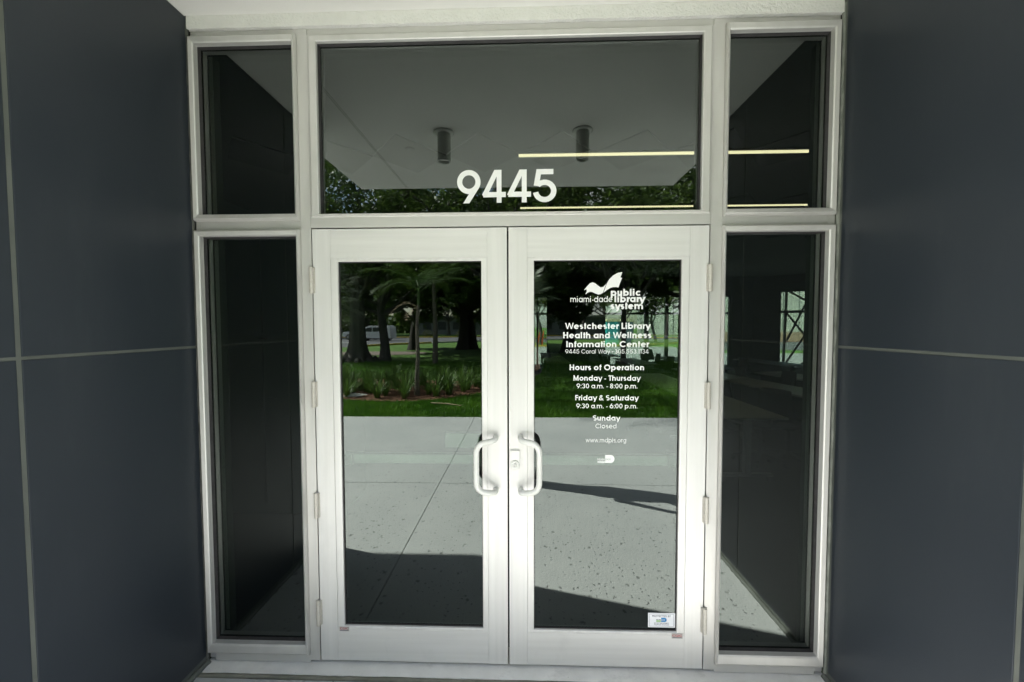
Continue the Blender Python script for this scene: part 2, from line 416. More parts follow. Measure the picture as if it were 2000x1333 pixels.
def kerb(path, m, label, w=.18, h=.15, z=-.07):
    t = MB()
    for a, b in zip(path[:-1], path[1:]):
        t.bar((a[0], a[1], z+h/2), (b[0], b[1], z+h/2), w, h)
    o = t.build('kerb', m); return tag(o, label, 'kerb')
kerb([(-13.9, -30.6), (-11.7, -34.2), (-9.2, -37.1)], M['yellow'], 'short faded yellow kerb beyond the gravel patch by the road')
kerb([(-9.1, -37.2), (-4.4, -41.9), (6, -46.9), (30, -48.8)], M['kerb'], 'long pale kerb curving along the lawn behind the trees')
kerb([(-60, -56.1), (-12, -56.1), (0, -64.1), (40, -65.6)], M['yellow'], 'distant yellow kerb on the far side of the road')

# grass blades near the pavement (what nobody could count)
def blades(n, x0, x1, y0, y1, h, name, avoid=None, seed=1, z=-.075):
    r = np.random.default_rng(seed)
    x = r.uniform(x0, x1, n); y = r.uniform(y0, y1, n)
    if avoid is not None:
        keep = np.array([not avoid(a, b) for a, b in zip(x, y)]); x = x[keep]; y = y[keep]; n = len(x)
    a = r.uniform(0, 2*np.pi, n); hh = h*r.uniform(.5, 1.2, n); w = .006+.006*r.random(n)
    lean = r.uniform(.1, .7, n)*hh; la = r.uniform(0, 2*np.pi, n)
    v = np.zeros((n, 3, 3))
    v[:, 0] = np.stack([x-np.cos(a)*w, y-np.sin(a)*w, np.full(n, z)], 1)
    v[:, 1] = np.stack([x+np.cos(a)*w, y+np.sin(a)*w, np.full(n, z)], 1)
    v[:, 2] = np.stack([x+np.cos(la)*lean, y+np.sin(la)*lean, z+hh], 1)
    me = bpy.data.meshes.new(name); me.from_pydata(v.reshape(-1, 3).tolist(), [], np.arange(3*n).reshape(-1, 3).tolist())
    me.materials.append(M['blade'])
    o = link(bpy.data.objects.new(name, me)); return o
def in_poly(x, y, P):
    c = False; j = len(P)-1
    for i in range(len(P)):
        if (P[i][1] > y) != (P[j][1] > y) and x < (P[j][0]-P[i][0])*(y-P[i][1])/(P[j][1]-P[i][1])+P[i][0]: c = not c
        j = i
    return c
inbed = lambda x, y: in_poly(x, y, bed_poly)
tag(blades(90000, -9, 8, -8.6, -5.345, .085, 'lawn_grass', inbed, 5), 'short bright green lawn grass beyond the concrete paving', 'grass', kind='stuff')
tag(blades(60000, -12, 10, -17, -8.6, .12, 'shaded_lawn_grass', inbed, 6), 'longer lawn grass further back under the trees', 'grass', kind='stuff')
# mulch chips
mb = MB(); r = random.Random(3); k = 0
while k < 3500:
    x = r.uniform(-9, -.3); y = r.uniform(-9.6, -6.9)
    if not inbed(x, y): continue
    a = r.uniform(0, 3.14); l = r.uniform(.012, .04); c = Vector((x, y, -.04+r.uniform(0, .012)))
    d = Vector((math.cos(a), math.sin(a), r.uniform(-.4, .4))); e = Vector((-math.sin(a), math.cos(a), r.uniform(-.3, .3)))*l*.35
    mb.add([c-d*l-e, c+d*l-e, c+d*l+e, c-d*l+e, c+Vector((0, 0, .008))], [(0, 1, 4), (1, 2, 4), (2, 3, 4), (3, 0, 4)]); k += 1
tag(mb.build('bark_chips', M['chip'], fix=False), 'loose reddish bark chips covering the planting bed', 'mulch', kind='stuff')
tag(MB().tube([(-1.95, -6.55, -.0), (-1.6, -6.42, .012), (-1.25, -6.3, -.005)], [.012, .016, .008], 6).build('fallen_stick', M['dead']), 'pale fallen stick lying on the lawn beside the mulch bed', 'stick')
tag(MB().add([(-4.35, -7.45, -.03), (-3.95, -7.38, -.02), (-3.72, -7.5, .01), (-3.8, -7.62, -.01), (-4.2, -7.6, .015), (-4.05, -7.5, .05)], [(0, 1, 5), (1, 2, 5), (2, 3, 5), (3, 4, 5), (4, 0, 5)]).build('pale_stone', M['kerb']), 'flat pale stone at the front edge of the planting bed', 'stone')

# ------------------------------------------------------------------ building shell round the doorway
Z_SOF = 3.15
def side_wall(sx, label):
    t = thing('side_wall', label, 'wall', (sx*1.52, -.5, 0))
    def B(name, m, x0, x1, y0, y1, z0, z1, bevel=0):   # x measured outward from the wall face
        a, b = sorted((sx*x0, sx*x1))
        return boxo(name, m, t, a, b, y0+.5, y1+.5, z0, z1, bevel)
    yj = -.690 if sx < 0 else -.722
    B('wall_core', M['joint'], .0072, .40, -1.04, 0.0, -.05, Z_SOF-.002)
    yin = -.012 if sx < 0 else -.028
    for a, b, c, d in ((yj+.007, yin, .022, 1.5755), (yj+.007, yin, 1.5865, Z_SOF-.006), (-1.046, yj-.007, .022, 1.5755), (-1.046, yj-.007, 1.5865, Z_SOF-.006)):
        B('wall_panel', M['panel'], .0045, .0118, a, b, c, d, .0025)
    B('end_panel', M['panel'], .0005, .41, -1.058, -1.0465, .022, Z_SOF-.006, .002)
    # sealant run down the inner corner and along the floor
    pts = [(sx*(.004+.002*random.random()), (yin+.003 if sx < 0 else -.008)+.5+.0015*random.uniform(-1, 1), z) for z in np.linspace(.0, Z_SOF-.02, 70)]
    MB().tube(pts, [.0075+.002*random.random() for _ in pts], 6).build('sealant', M['caulk_dk'] if sx < 0 else M['caulk'], t)
    pts = [(sx*(.0+.003*random.random()), y+.5, -.012+.002*random.random()) for y in np.linspace(-1.05, -.01, 50)]
    MB().tube(pts, [.014+.003*random.random() for _ in pts], 6).build('floor_sealant', M['joint'], t)
    if sx > 0:
        B('corner_channel', M['joint'], .006, .011, -.0275, -.001, .0, Z_SOF-.01)
    return t
side_wall(-1, 'charcoal panelled side wall left of the entrance doors')
side_wall(1, 'charcoal panelled side wall right of the entrance doors')

can = thing('entrance_canopy', 'white flat canopy soffit over the recessed entrance', 'canopy', (0, -1.0, Z_SOF))
boxo('soffit_panel', M['soffit'], can, -1.64, 1.62, -1.285, .985, 0, .02)
for x0 in (-1.172, -1.158):
    boxo('soffit_joint', M['caulk'], can, x0, x0+.004, -1.284, .62, -.0012, -.0002)
boxo('canopy_core', M['joint'], can, -1.63, 1.61, -1.27, .985, .0205, .22)
for nm, a in (('fascia', (-1.65, 1.63, -1.31, -1.287, -.0, .28)), ('fascia', (-1.665, -1.6405, -1.31, .0, -.0, .28)), ('fascia', (1.6205, 1.645, -1.31, .0, -.0, .28))):
    boxo(nm, M['soffit'], can, *a, bevel=.003)
# detector disc
MB().lathe([(0, -.012), (.02, -.012), (.035, -.006), (.04, 0.0)], 20, (-.865, -.36, -.0005)).build('detector_disc', M['soffit'], can)

head = thing('stucco_header', 'rough white stucco header strip above the entrance frame', 'wall', (0, 0, 3.09))
mb = MB(); nx = 160
top, bot = [], []
for i in range(nx+1):
    x = -1.52+3.04*i/nx
    bot.append((x, -.016, .000+.0016*math.sin(i*.9)*random.random()+(-.003*random.random() if random.random() < .25 else 0)))
    top.append((x, -.016, .0595))
mb.add([p for p in bot]+[p for p in top]+[(p[0], .12, .0) for p in bot], [(i, i+1, nx+2+i, nx+1+i) for i in range(nx)]+[(i+1, i, 2*(nx+1)+i, 2*(nx+1)+i+1) for i in range(nx)])
mb.build('stucco_strip', M['stucco'], head)

roof = thing('shadow_caster_overhang', 'unseen overhang added left of the entrance to cast a shadow on the paving', 'roof', (-8, -1.5, Z_SOF))
boxo('shadow_caster_slab', M['soffit'], roof, -6, 4.48, -.34, .455, 0, .3)  # unseen slab added to shade the paving that the left door reflects
bw = thing('library_front_wall', 'plain white library wall running left from the entrance recess', 'wall', (-8, -.9, 0))
boxo('wall_face', M['soffit'], bw, -6, 6.075, -.12, 1.03, -.05, Z_SOF-.001)
bw2 = thing('library_front_wall', 'plain white library wall running right from the entrance recess', 'wall', (12, -.9, 0))
boxo('wall_face', M['soffit'], bw2, -10.075, 6, -.12, 1.03, -.05, Z_SOF-.001)

lr = thing('library_roof', 'flat roof slab of the library above the doorway', 'roof', (0, 7, 3.81))
boxo('roof_slab', M['soffit'], lr, -14, 18, -7.62, 7.6, 0, .4)
boxo('lintel', M['dark_gap'], lr, -1.94, 2.0, -6.98, -6.862, -.655, -.002)
boxo('upper_wall', M['soffit'], lr, -14, -1.66, -7.9, -6.81, -.655, -.002)
boxo('upper_wall', M['soffit'], lr, 1.66, 18, -7.9, -6.81, -.655, -.002)

# downlights on the soffit
def downlight(x, y, label):
    t = thing('ceiling_light', label, 'light', (x, y, Z_SOF), group='cylinder downlights under the canopy')
    MB().lathe([(0, -.0005), (.075, -.0005), (.078, -.006), (.055, -.009), (.05, -.012)], 28).build('mounting_plate', M['soffit'], t)
    MB().lathe([(.049, -.008), (.05, -.012), (.05, -.215), (.046, -.22), (.041, -.217), (.039, -.19)], 28).build('light_body', M['lamp'], t)
    MB().lathe([(.041, -.195), (.03, -.200), (0, -.202)], 24).build('lens', M['lamp_glass'], t)
downlight(-.53, -1.10, 'grey cylinder downlight on the soffit, left of the house number')
downlight(.52, -1.10, 'grey cylinder downlight on the soffit, above the right door')

# ------------------------------------------------------------------ storefront frame
fr = thing('storefront', 'white aluminium storefront frame with sidelights and transom windows', 'storefront', (0, 0, 0))
def fb(name, *a, m='frame', bevel=.0015):
    return boxo(name, M[m], fr, *a, bevel=bevel)
fb('mullion', -1.000, -.9505, 0, .105, 0, 3.088)
fb('mullion', .9505, 1.003, 0, .105, 0, 3.088)
fb('mullion', -1.519, -1.492, 0.003, .105, 0, 3.088)
fb('mullion', 1.484, 1.519, 0.003, .105, 0, 3.088)
H = 'frame_h'
fb('transom_bar', -.950, .950, 0.0, .105, 2.1555, 2.204, m=H)
fb('transom_bar', -1.4915, -1.0005, 0.003, .105, 2.140, 2.200, m=H)
fb('transom_bar', 1.0035, 1.4835, 0.003, .105, 2.140, 2.200, m=H)
for a, b in ((-1.4915, -1.0005), (-.950, .950), (1.0035, 1.4835)):
    fb('head_rail', a, b, 0.003, .105, 3.052, 3.0885, m=H)
for a, b in ((-1.4915, -1.0005), (1.0035, 1.4835)):
    fb('sill_rail', a, b, 0.003, .105, -.015, .048, m=H)
# interior side of the frame (dark bronze-green liners seen through the glass)
def mitred(name, outer, inner, prof, m, parent, smooth=False):
    """rectangular loop (x0,x1,z0,z1) swept with a profile of (t, y); mitred at the corners"""
    mb = MB(); n = len(prof); vs = []
    for t, y in prof:
        x0, x1, z0, z1 = [outer[i]+(inner[i]-outer[i])*t for i in range(4)]
        vs.append([(x0, y, z0), (x1, y, z0), (x1, y, z1), (x0, y, z1)])
    for side in range(4):
        s2 = (side+1) % 4
        mb.add([vs[i][side] for i in range(n)]+[vs[i][s2] for i in range(n)], [(i, i+1, n+i+1, n+i) for i in range(n-1)], smooth)
    return mb.build(name, m, parent)
PANES = [  # outer, inner(glass), label of the bay
    ((-1.516, -1.0005, 2.1905, 3.058), (-1.489, -1.015, 2.219, 3.021)),
    ((-.9500, .9500, 2.2035, 3.058), (-.904, .902, 2.219, 3.022)),
    ((1.0035, 1.511, 2.1905, 3.060), (1.016, 1.481, 2.219, 3.022)),
    ((-1.516, -1.0005, .035, 2.146), (-1.489, -1.014, .092, 2.117)),
    ((1.0035, 1.511, .035, 2.146), (1.014, 1.480, .092, 2.117)),
]
prof = [(0, .004), (0, -.012), (.22, -.024), (.30, -.026), (.86, -.022), (1, -.018), (1, .020)]
prof_flat = [(0, .004), (0.0, -.003), (.18, -.004), (.32, -.014), (.92, -.012), (1, -.008), (1, .020)]
for i, (o_, n_) in enumerate(PANES):
    p_ = prof_flat if i == 1 else prof
    mitred('glazing_bead', o_, n_, p_, M['frame'], fr)
    gi = (n_[0]-.003, n_[1]+.003, n_[2]-.003, n_[3]+.003)
    g2 = (n_[0]+.005, n_[1]-.005, n_[2]+.005, n_[3]-.005)
    mitred('gasket', gi, g2, [(0, .004), (.45, .008), (.60, .012), (1, .0225)], M['gasket'], fr)
    boxo('window_pane', M['glass'], fr, n_[0]-.006, n_[1]+.006, .0235, .0295, n_[2]-.006, n_[3]+.006)
    mitred('inner_bead', (n_[0]-.012, n_[1]+.012, n_[2]-.012, n_[3]+.012), (n_[0]+.004, n_[1]-.004, n_[2]+.004, n_[3]-.004), [(0, .0300), (1, .0305), (1, .070), (.6, .078), (0, .078)], M['gasket'], fr)
# ------------------------------------------------------------------ lettering: geometric strokes
class Pen:
    def __init__(s, w): s.w = w; s.q = []; s.layer = 0
    def ribbon(s, pts, w=None, closed=False, ymin=None, ymax=None):
        w = (w or s.w)/2
        P = [np.array(p, float) for p in pts]; n = len(P); L_, R_ = [], []
        for i in range(n):
            if closed: a, b = P[i-1], P[(i+1) % n]
            else: a, b = P[max(i-1, 0)], P[min(i+1, n-1)]
            d1 = P[i]-a; d2 = b-P[i]
            l1, l2 = np.hypot(*d1), np.hypot(*d2)
            if l1 < 1e-9: d1 = d2; l1 = l2
            if l2 < 1e-9: d2 = d1; l2 = l1
            d1 = d1/l1; d2 = d2/l2
            n1 = np.array([-d1[1], d1[0]]); n2 = np.array([-d2[1], d2[0]])
            mm = n1+n2; mm = mm/max(np.hypot(*mm), 1e-9); k = 1/max(.35, mm.dot(n1))
            L_.append(P[i]+mm*w*k); R_.append(P[i]-mm*w*k)
        m_ = n if closed else n-1
        for i in range(m_):
            j = (i+1) % n
            q = [L_[i], L_[j], R_[j], R_[i]]
            for lim, sg in ((ymin, 1), (ymax, -1)):
                if lim is None: continue
                o = []
                for a in range(len(q)):
                    p0, p1 = q[a], q[(a+1) % len(q)]
                    i0, i1 = sg*(p0[1]-lim) >= 0, sg*(p1[1]-lim) >= 0
                    if i0: o.append(p0)
                    if i0 != i1:
                        t = (lim-p0[1])/(p1[1]-p0[1]); o.append(p0+(p1-p0)*t)
                q = o
                if len(q) < 3: break
            if len(q) >= 3: s.q.append((q, s.layer))
        s.layer += 1
    def arc(s, cx, cy, rx, ry, a0, a1, n=20, **kw):
        full = abs(a1-a0) >= 360
        n = max(6, int(n*abs(a1-a0)/180))
        pts = [(cx+rx*math.cos(rad(a0+(a1-a0)*i/n)), cy+ry*math.sin(rad(a0+(a1-a0)*i/n))) for i in range(n+(0 if full else 1))]
        s.ribbon(pts, closed=full, **kw)

def glyph(ch, w):
    """strokes of one character; cap height 1, x height .72; returns quads, advance"""
    p = Pen(w); X = .73; h = w/2; R_ = (X-w)/2; c = X/2
    o = .12+.05*(.2-w)*5
    if ch in 'abdpqgo':
        p.arc(c, c, R_, R_, 0, 360, 28)
        if ch == 'a': p.ribbon([(X-h, 0), (X-h, X)])
        if ch == 'b': p.ribbon([(h, 0), (h, 1)])
        if ch == 'd': p.ribbon([(X-h, 0), (X-h, 1)])
        if ch == 'p': p.ribbon([(h, -.28), (h, X)])
        if ch == 'q': p.ribbon([(X-h, -.28), (X-h, X)])
        if ch == 'g': p.ribbon([(X-h, X)]+[(X-h, .1)]+[(c+R_*math.cos(rad(a)), .03+.24*math.sin(rad(a))) for a in range(0, -150, -15)])
        return p.q, X+o
    if ch == 'c': p.arc(c, c, R_, R_, 42, 318, 28); return p.q, X*.93+o*.7
    if ch == 'e': p.ribbon([(X-h*1.2, c-h*.0+.0), (w*.6, c)], w=w*.85); p.arc(c, c, R_, R_, -0, 318, 28) if False else p.arc(c, c, R_, R_, 0, 315, 28); return p.q, X+o*.8
    if ch in 'hnu':
        W_ = .62; r = (W_-w)/2
        if ch in 'hn':
            p.ribbon([(h, 0), (h, 1 if ch == 'h' else X)]); p.ribbon([(h+r-r*math.cos(rad(a)), X-h-r+r*math.sin(rad(a))) for a in range(0, 181, 12)]+[(W_-h, 0)])
        else:
            p.ribbon([(W_-h, 0), (W_-h, X)]); p.ribbon([(h, X)]+[(h+r-r*math.cos(rad(a)), h+r-r*math.sin(rad(a))) for a in range(0, 181, 12)])
        return p.q, W_+o*1.2
    if ch == 'm':
        W_ = .46; r = (W_+w-w)/2*.98; r = W_/2
        p.ribbon([(h, 0), (h, X)])
        for k in (0, 1):
            x0 = h+k*W_
            p.ribbon([(x0+r-r*math.cos(rad(a)), X-h-r+r*math.sin(rad(a))) for a in range(0, 181, 12)]+[(x0+W_, 0)])
        return p.q, 2*W_+w+o*1.2
    if ch == 'i': p.ribbon([(h, 0), (h, X)]); p.ribbon([(h, 1-w*.9), (h, 1)]); return p.q, w+o*1.3
    if ch == 'l': p.ribbon([(h, 0), (h, 1)]); return p.q, w+o*1.3
    if ch == 'r': p.ribbon([(h, 0), (h, X)]); p.ribbon([(h+.26-.26*math.cos(rad(a)), X-h-.27+.27*math.sin(rad(a))) for a in range(10, 100, 12)]); return p.q, .36+o*.5
    if ch == 't': p.ribbon([(.16, 0), (.16, .95)]); p.ribbon([(0, X-h*.8), (.34, X-h*.8)], w=w*.8); return p.q, .34+o*.6
    if ch == 'f': p.ribbon([(.16, 0), (.16, .80)]+[(.34-.18*math.cos(rad(a)), .80+(.2-h)*math.sin(rad(a))) for a in range(20, 100, 20)]); p.ribbon([(0, X-h*.8), (.36, X-h*.8)], w=w*.8); return p.q, .36+o*.5
    if ch in 'sS':
        T = X if ch == 's' else 1.0; W_ = .52 if ch == 's' else .64; r = (T-w)/4; rx = (W_-w)/2; cx = W_/2
        pts = [(cx+rx*math.cos(rad(a)), T-h-r+r*math.sin(rad(a))) for a in range(35, 271, 15)]+[(cx+rx*math.cos(rad(a)), h+r+r*math.sin(rad(a))) for a in range(75, -146, -15)]
        p.ribbon(pts); return p.q, W_+o*.9
    if ch == 'y':
        p.ribbon([(.0, X+.1), (.0+.31+.0, 0.02)][:1]+[(.33, .02)], ymax=X); p.ribbon([(.66, X+.1), (.22, -.30)], ymax=X, ymin=-.28); return p.q, .64+o*.4
    if ch == 'v': p.ribbon([(.02, X+.1), (.32, h), (.62, X+.1)], ymin=0, ymax=X); return p.q, .64+o*.4
    if ch == 'w': p.ribbon([(.0+h*.6, X+.1), (.26, h*.3), (.48, X-.02), (.70, h*.3), (.96-h*.6, X+.1)], w=w*.9, ymin=0, ymax=X); return p.q, .96+o*.4
    if ch == 'W': p.ribbon([(.03, 1.1), (.33, 0.0), (.60, .98), (.87, 0.0), (1.17, 1.1)], w=w*.92, ymin=0, ymax=1); return p.q, 1.2+o*.4
    if ch == 'M': p.ribbon([(h, 0), (h, 1)]); p.ribbon([(h, 1), (.45, .12), (.9-h, 1)], w=w*.9, ymin=0, ymax=1); p.ribbon([(.9-h, 0), (.9-h, 1)]); return p.q, .9+o*1.2
    if ch == 'H': p.ribbon([(h, 0), (h, 1)]); p.ribbon([(.72-h, 0), (.72-h, 1)]); p.ribbon([(h, .51), (.72-h, .51)], w=w*.9); return p.q, .72+o*1.2
    if ch == 'I': p.ribbon([(h, 0), (h, 1)]); return p.q, w+o*1.3
    if ch == 'L': p.ribbon([(h, 0), (h, 1)]); p.ribbon([(0, h), (.48, h)]); return p.q, .5+o*.6
    if ch == 'T': p.ribbon([(.30, 0), (.30, 1)]); p.ribbon([(0, 1-h), (.60, 1-h)]); return p.q, .6+o*.5
    if ch == 'F': p.ribbon([(h, 0), (h, 1)]); p.ribbon([(0, 1-h), (.5, 1-h)]); p.ribbon([(0, .53), (.48, .53)]); return p.q, .52+o*.6
    if ch == 'C': p.arc(.5, .5, .5-h, .5-h, 40, 320, 30); return p.q, .93+o*.7
    if ch == 'O': p.arc(.5, .5, .5-h, .5-h, 0, 360, 34); return p.q, 1.0+o
    if ch == '&':
        p.ribbon([(.76, 0-.02), (.22, .62), (.19, .76), (.24, .9-h*.3), (.38, 1-h), (.5, .88), (.5, .76), (.38, .6), (.16, .46), (h, .28), (.12, .12), (.3, h), (.48, .12), (.66, .42)], w=w*.85, ymin=0); return p.q, .76+o*.8
    if ch == '-': p.ribbon([(.04, .33), (.32, .33)], w=w*.9); return p.q, .36+o*.4
    if ch == '.': p.ribbon([(h, 0), (h, w*1.0)]); return p.q, w+o*1.0
    if ch == ':': p.ribbon([(h, 0), (h, w)]); p.ribbon([(h, X-w), (h, X)]); return p.q, w+o
    if ch == '•': p.arc(.14, .42, .07, .07, 0, 360, 14, w=.14); return p.q, .28+o*.5
    if ch == ' ': return [], .34
    if ch == '0': p.arc(.33, .5, .33-h, .5-h, 0, 360, 30); return p.q, .66+o
    if ch == '1': p.ribbon([(.26, 0), (.26, 1)]); p.ribbon([(.05, 1-h), (.26, 1-h)]); return p.q, .36+o*.9
    if ch == '3':
        p.ribbon([(.3+.23*math.cos(rad(a)), .76-.0+(.24-h)*math.sin(rad(a))) for a in range(160, -91, -15)]); p.ribbon([(.3+.27*math.cos(rad(a)), .29+(.29-h)*math.sin(rad(a))) for a in range(90, -161, -15)]); return p.q, .62+o
    if ch == '4':
        W_ = .74; xs_ = .52
        p.ribbon([(.03, .205), (xs_+.0, 1.12)], w=w, ymax=1.0, ymin=.17); p.ribbon([(xs_, 0), (xs_, 1)]); p.ribbon([(.0, .17+h), (W_, .17+h)]); return p.q, W_+o*.8
    if ch == '5':
        r = .345
        p.ribbon([(.60, 1-h), (.175, 1-h)]); p.ribbon([(.185, 1.0), (.10, .50)], w=w*.95, ymax=1.0)
        p.ribbon([(r-.0+(r-h)*math.cos(rad(a)), r+(r-h)*math.sin(rad(a))*.98) for a in [138, 125, 110, 95, 80, 65, 50, 35, 20, 5, -10, -25, -40, -55, -70, -85, -100, -115, -130, -145, -160, -172]]); return p.q, .69+o
    if ch in '69':
        r = .36; pp = Pen(w)
        pp.arc(r, 1-r, r-h, r-h, 0, 360, 30); pp.ribbon([(.2, -.12), (r+(r-h)*.86, 1-r-(r-h)*.50)], ymin=0)
        if ch == '6': pp.q = [([np.array([.72-a[0], 1-a[1]]) for a in q], l) for q, l in pp.q]
        return pp.q, .72+o*.9
    if ch == '8': p.arc(.32, .745, .25-h*.6, .255-h, 0, 360, 24); p.arc(.32, .27, .32-h, .27-h, 0, 360, 24); return p.q, .64+o
    return [], .4

def write(text, x0, x1, z, cap, w, y, m, parent, name='lettering', layer_dy=.00004):
    adv = 0; quads = []
    for ch in text:
        q, a = glyph(ch, w)
        quads.append((adv, q)); adv += a
    last = a
    width = adv-.12
    sx = (x1-x0)/width
    mb = MB()
    for ax, q in quads:
        for pts, lay in q:
            n = len(pts)
            mb.add([(x0+(ax+p_[0])*sx, y-lay*layer_dy, z+p_[1]*cap) for p_ in pts], [tuple(range(n))])
    return mb.build(name, m, parent, fix=False)

def builtin_text(text, x0, x1, z, cap, y, m, parent, name='lettering'):
    cu = bpy.data.curves.new(name, 'FONT'); cu.body = text; cu.size = 1; cu.offset = .012
    o = bpy.data.objects.new(name, cu); COL.objects.link(o)
    dg = bpy.context.evaluated_depsgraph_get()
    me = bpy.data.meshes.new_from_object(o.evaluated_get(dg)); bpy.data.objects.remove(o)
    xs_ = [v.co.x for v in me.vertices]; ys_ = [v.co.y for v in me.vertices]
    sx = (x1-x0)/(max(xs_)-min(xs_)); sy = cap/(max(ys_)-min(ys_)); mx = min(xs_); my = min(ys_)
    for v in me.vertices: v.co = Vector((x0+(v.co.x-mx)*sx, y, z+(v.co.y-my)*sy))
    me.materials.clear(); me.materials.append(m)
    return link(bpy.data.objects.new(name, me), parent)

# house number on the transom pane
gy = .0228
for ch, a, b, zt, zb in (('9', -.2435, -.1306, 2.4282, 2.2705), ('4', -.1235, -.0096, 2.4270, 2.2715), ('4', -.0034, .1111, 2.4270, 2.2720), ('5', .1207, .2323, 2.4277, 2.2706)):
    q, adv = glyph(ch, .158)
    allx = [p_[0] for pts, l in q for p_ in pts]; mn, mx_ = min(allx), max(allx)
    mb = MB()
    for pts, lay in q:
        mb.add([(a+(p_[0]-mn)/(mx_-mn)*(b-a), gy-lay*.00004, zb+p_[1]*(zt-zb)) for p_ in pts], [tuple(range(len(pts)))])
    mb.build('digit', M['print'], fr, fix=False)

# ------------------------------------------------------------------ doors
def door(sx, label):
    hx = sx*.945
    t = thing('entrance_door', label, 'door', (hx, 0, 0))
    def X(x): return x-hx
    def bx(name, a, b, y0, y1, z0, z1, m='alu', bevel=.0012):
        lo, hi = sorted((a, b))
        return boxo(name, M[m], t, X(lo), X(hi), y0, y1, z0, z1, bevel)
    so, si = (-.945, -.858) if sx < 0 else (.857, .945)       # hinge stile
    bx('hinge_stile', so, si, 0, .045, .003, 2.149)
    mo, mi_ = (-.099, -.0045) if sx < 0 else (.0035, .092)
    bx('lock_stile', mo, mi_, 0, .045, .003, 2.149)
    a, b = (-.8578, -.0992) if sx < 0 else (.0922, .8568)
    bx('top_rail', a, b, .0006, .045, 2.0065, 2.1488, 'alu_h')
    bx('bottom_rail', a, b, .0006, .045, .0032, .168, 'alu_h')
    gx0, gx1 = (-.824, -.127) if sx < 0 else (.124, .822)
    o_ = (X(a), X(b), .1682, 2.0063); n_ = (X(gx0), X(gx1), .181, 1.993)
    mitred('glazing_bead', o_, n_, [(0, .006), (.02, .0022), (.1, .0012), (.85, .0012), (1, .003), (1, .018)], M['alu'], t)
    boxo('window_pane', M['glass'], t, X(gx0)-.006, X(gx1)+.006, .0185, .0265, .176, 1.998)
    mitred('gasket', (n_[0]-.001, n_[1]+.001, n_[2]-.001, n_[3]+.001), (n_[0]+.0035, n_[1]-.0035, n_[2]+.0035, n_[3]-.0035), [(0, .012), (1, .013), (1, .018)], M['gasket'], t)
    mitred('inner_bead', (n_[0]-.02, n_[1]+.02, n_[2]-.01, n_[3]+.01), (n_[0], n_[1], n_[2], n_[3]), [(0, .027), (1, .0275), (1, .044), (0, .0455)], M['gasket'], t)
    # hinges
    for zc in (1.9035, 1.3485, .7965, .2515):
        h_ = MB()
        for k in range(5):
            z0 = zc-.0625+k*.025
            h_.lathe([(.0001, z0+.0003), (.0096, z0+.0003), (.0100, z0+.0007), (.0100, z0+.0243), (.0096, z0+.0247), (.0001, z0+.0247)], 16, (sx*.0035, -.0105, 0), smooth=False)
        h_.lathe([(.0001, zc+.0625), (.007, zc+.0625), (.0065, zc+.0645), (.0001, zc+.066)], 12, (sx*.0035, -.0105, 0))
        h_.lathe([(.0001, zc-.0625), (.007, zc-.0625), (.0065, zc-.0645), (.0001, zc-.066)], 12, (sx*.0035, -.0105, 0))
        h_.box(sx*.0035-.014, sx*.0035+.014, -.006, -.0005, zc-.0615, zc+.0615)
        h_.build('hinge', M['steel'], t)
    # pull handle: offset tube
    cx = sx*.060; gx = sx*.148
    P0 = [(cx, -.0, 1.142), (cx, -.030, 1.142), (cx+sx*.004, -.048, 1.140), (cx+sx*.020, -.060, 1.137), (cx+sx*.050, -.0645, 1.133), (cx+sx*.068, -.066, 1.126), (cx+sx*.081, -.067, 1.112), (cx+sx*.0875, -.068, 1.092), (gx, -.068, 1.06)]
    P1 = [(x, y, 2.028-z) for x, y, z in reversed(P0)]
    def smooth_path(P, it=2):
        for _ in range(it):
            Q = [P[0]]
            for p_, q_ in zip(P[:-1], P[1:]):
                Q.append(tuple(.75*p_[i]+.25*q_[i] for i in range(3))); Q.append(tuple(.25*p_[i]+.75*q_[i] for i in range(3)))
            Q.append(P[-1]); P = Q
        return P
    path = smooth_path(P0+P1)
    MB().tube([(X(x), y, z) for x, y, z in path], .0135, 16).build('handle', M['handle'], t)
    # inside panic bar and its brackets
    pb = MB().box(X(min(sx*.112, sx*.885)), X(max(sx*.112, sx*.885)), .062, .10, .985, 1.034)
    pb.build('panic_bar', M['bar_metal'], t, bevel=.004)
    for xx in (.13, .82):
        boxo('bar_bracket', M['handle'], t, X(sx*xx)-.03, X(sx*xx)+.03, .046, .061, .98, 1.04, .002)
    # inside pull
    MB().tube([(X(sx*.06), .046, 1.15), (X(sx*.06), .09, 1.15), (X(sx*.10), .115, 1.145), (X(sx*.140), .12, 1.11), (X(sx*.142), .12, 1.03)], .0125, 10).build('inner_handle', M['black'], t)
    return t, X
dl, XL = door(-1, 'left glazed white aluminium door, reflecting lawn and van')
dr, XR = door(1, 'right glazed white aluminium door carrying the library lettering')
boxo('latch_box', M['bar_metal'], dl, XL(-.320), XL(-.139), .060, .095, 1.070, 1.142, .002)

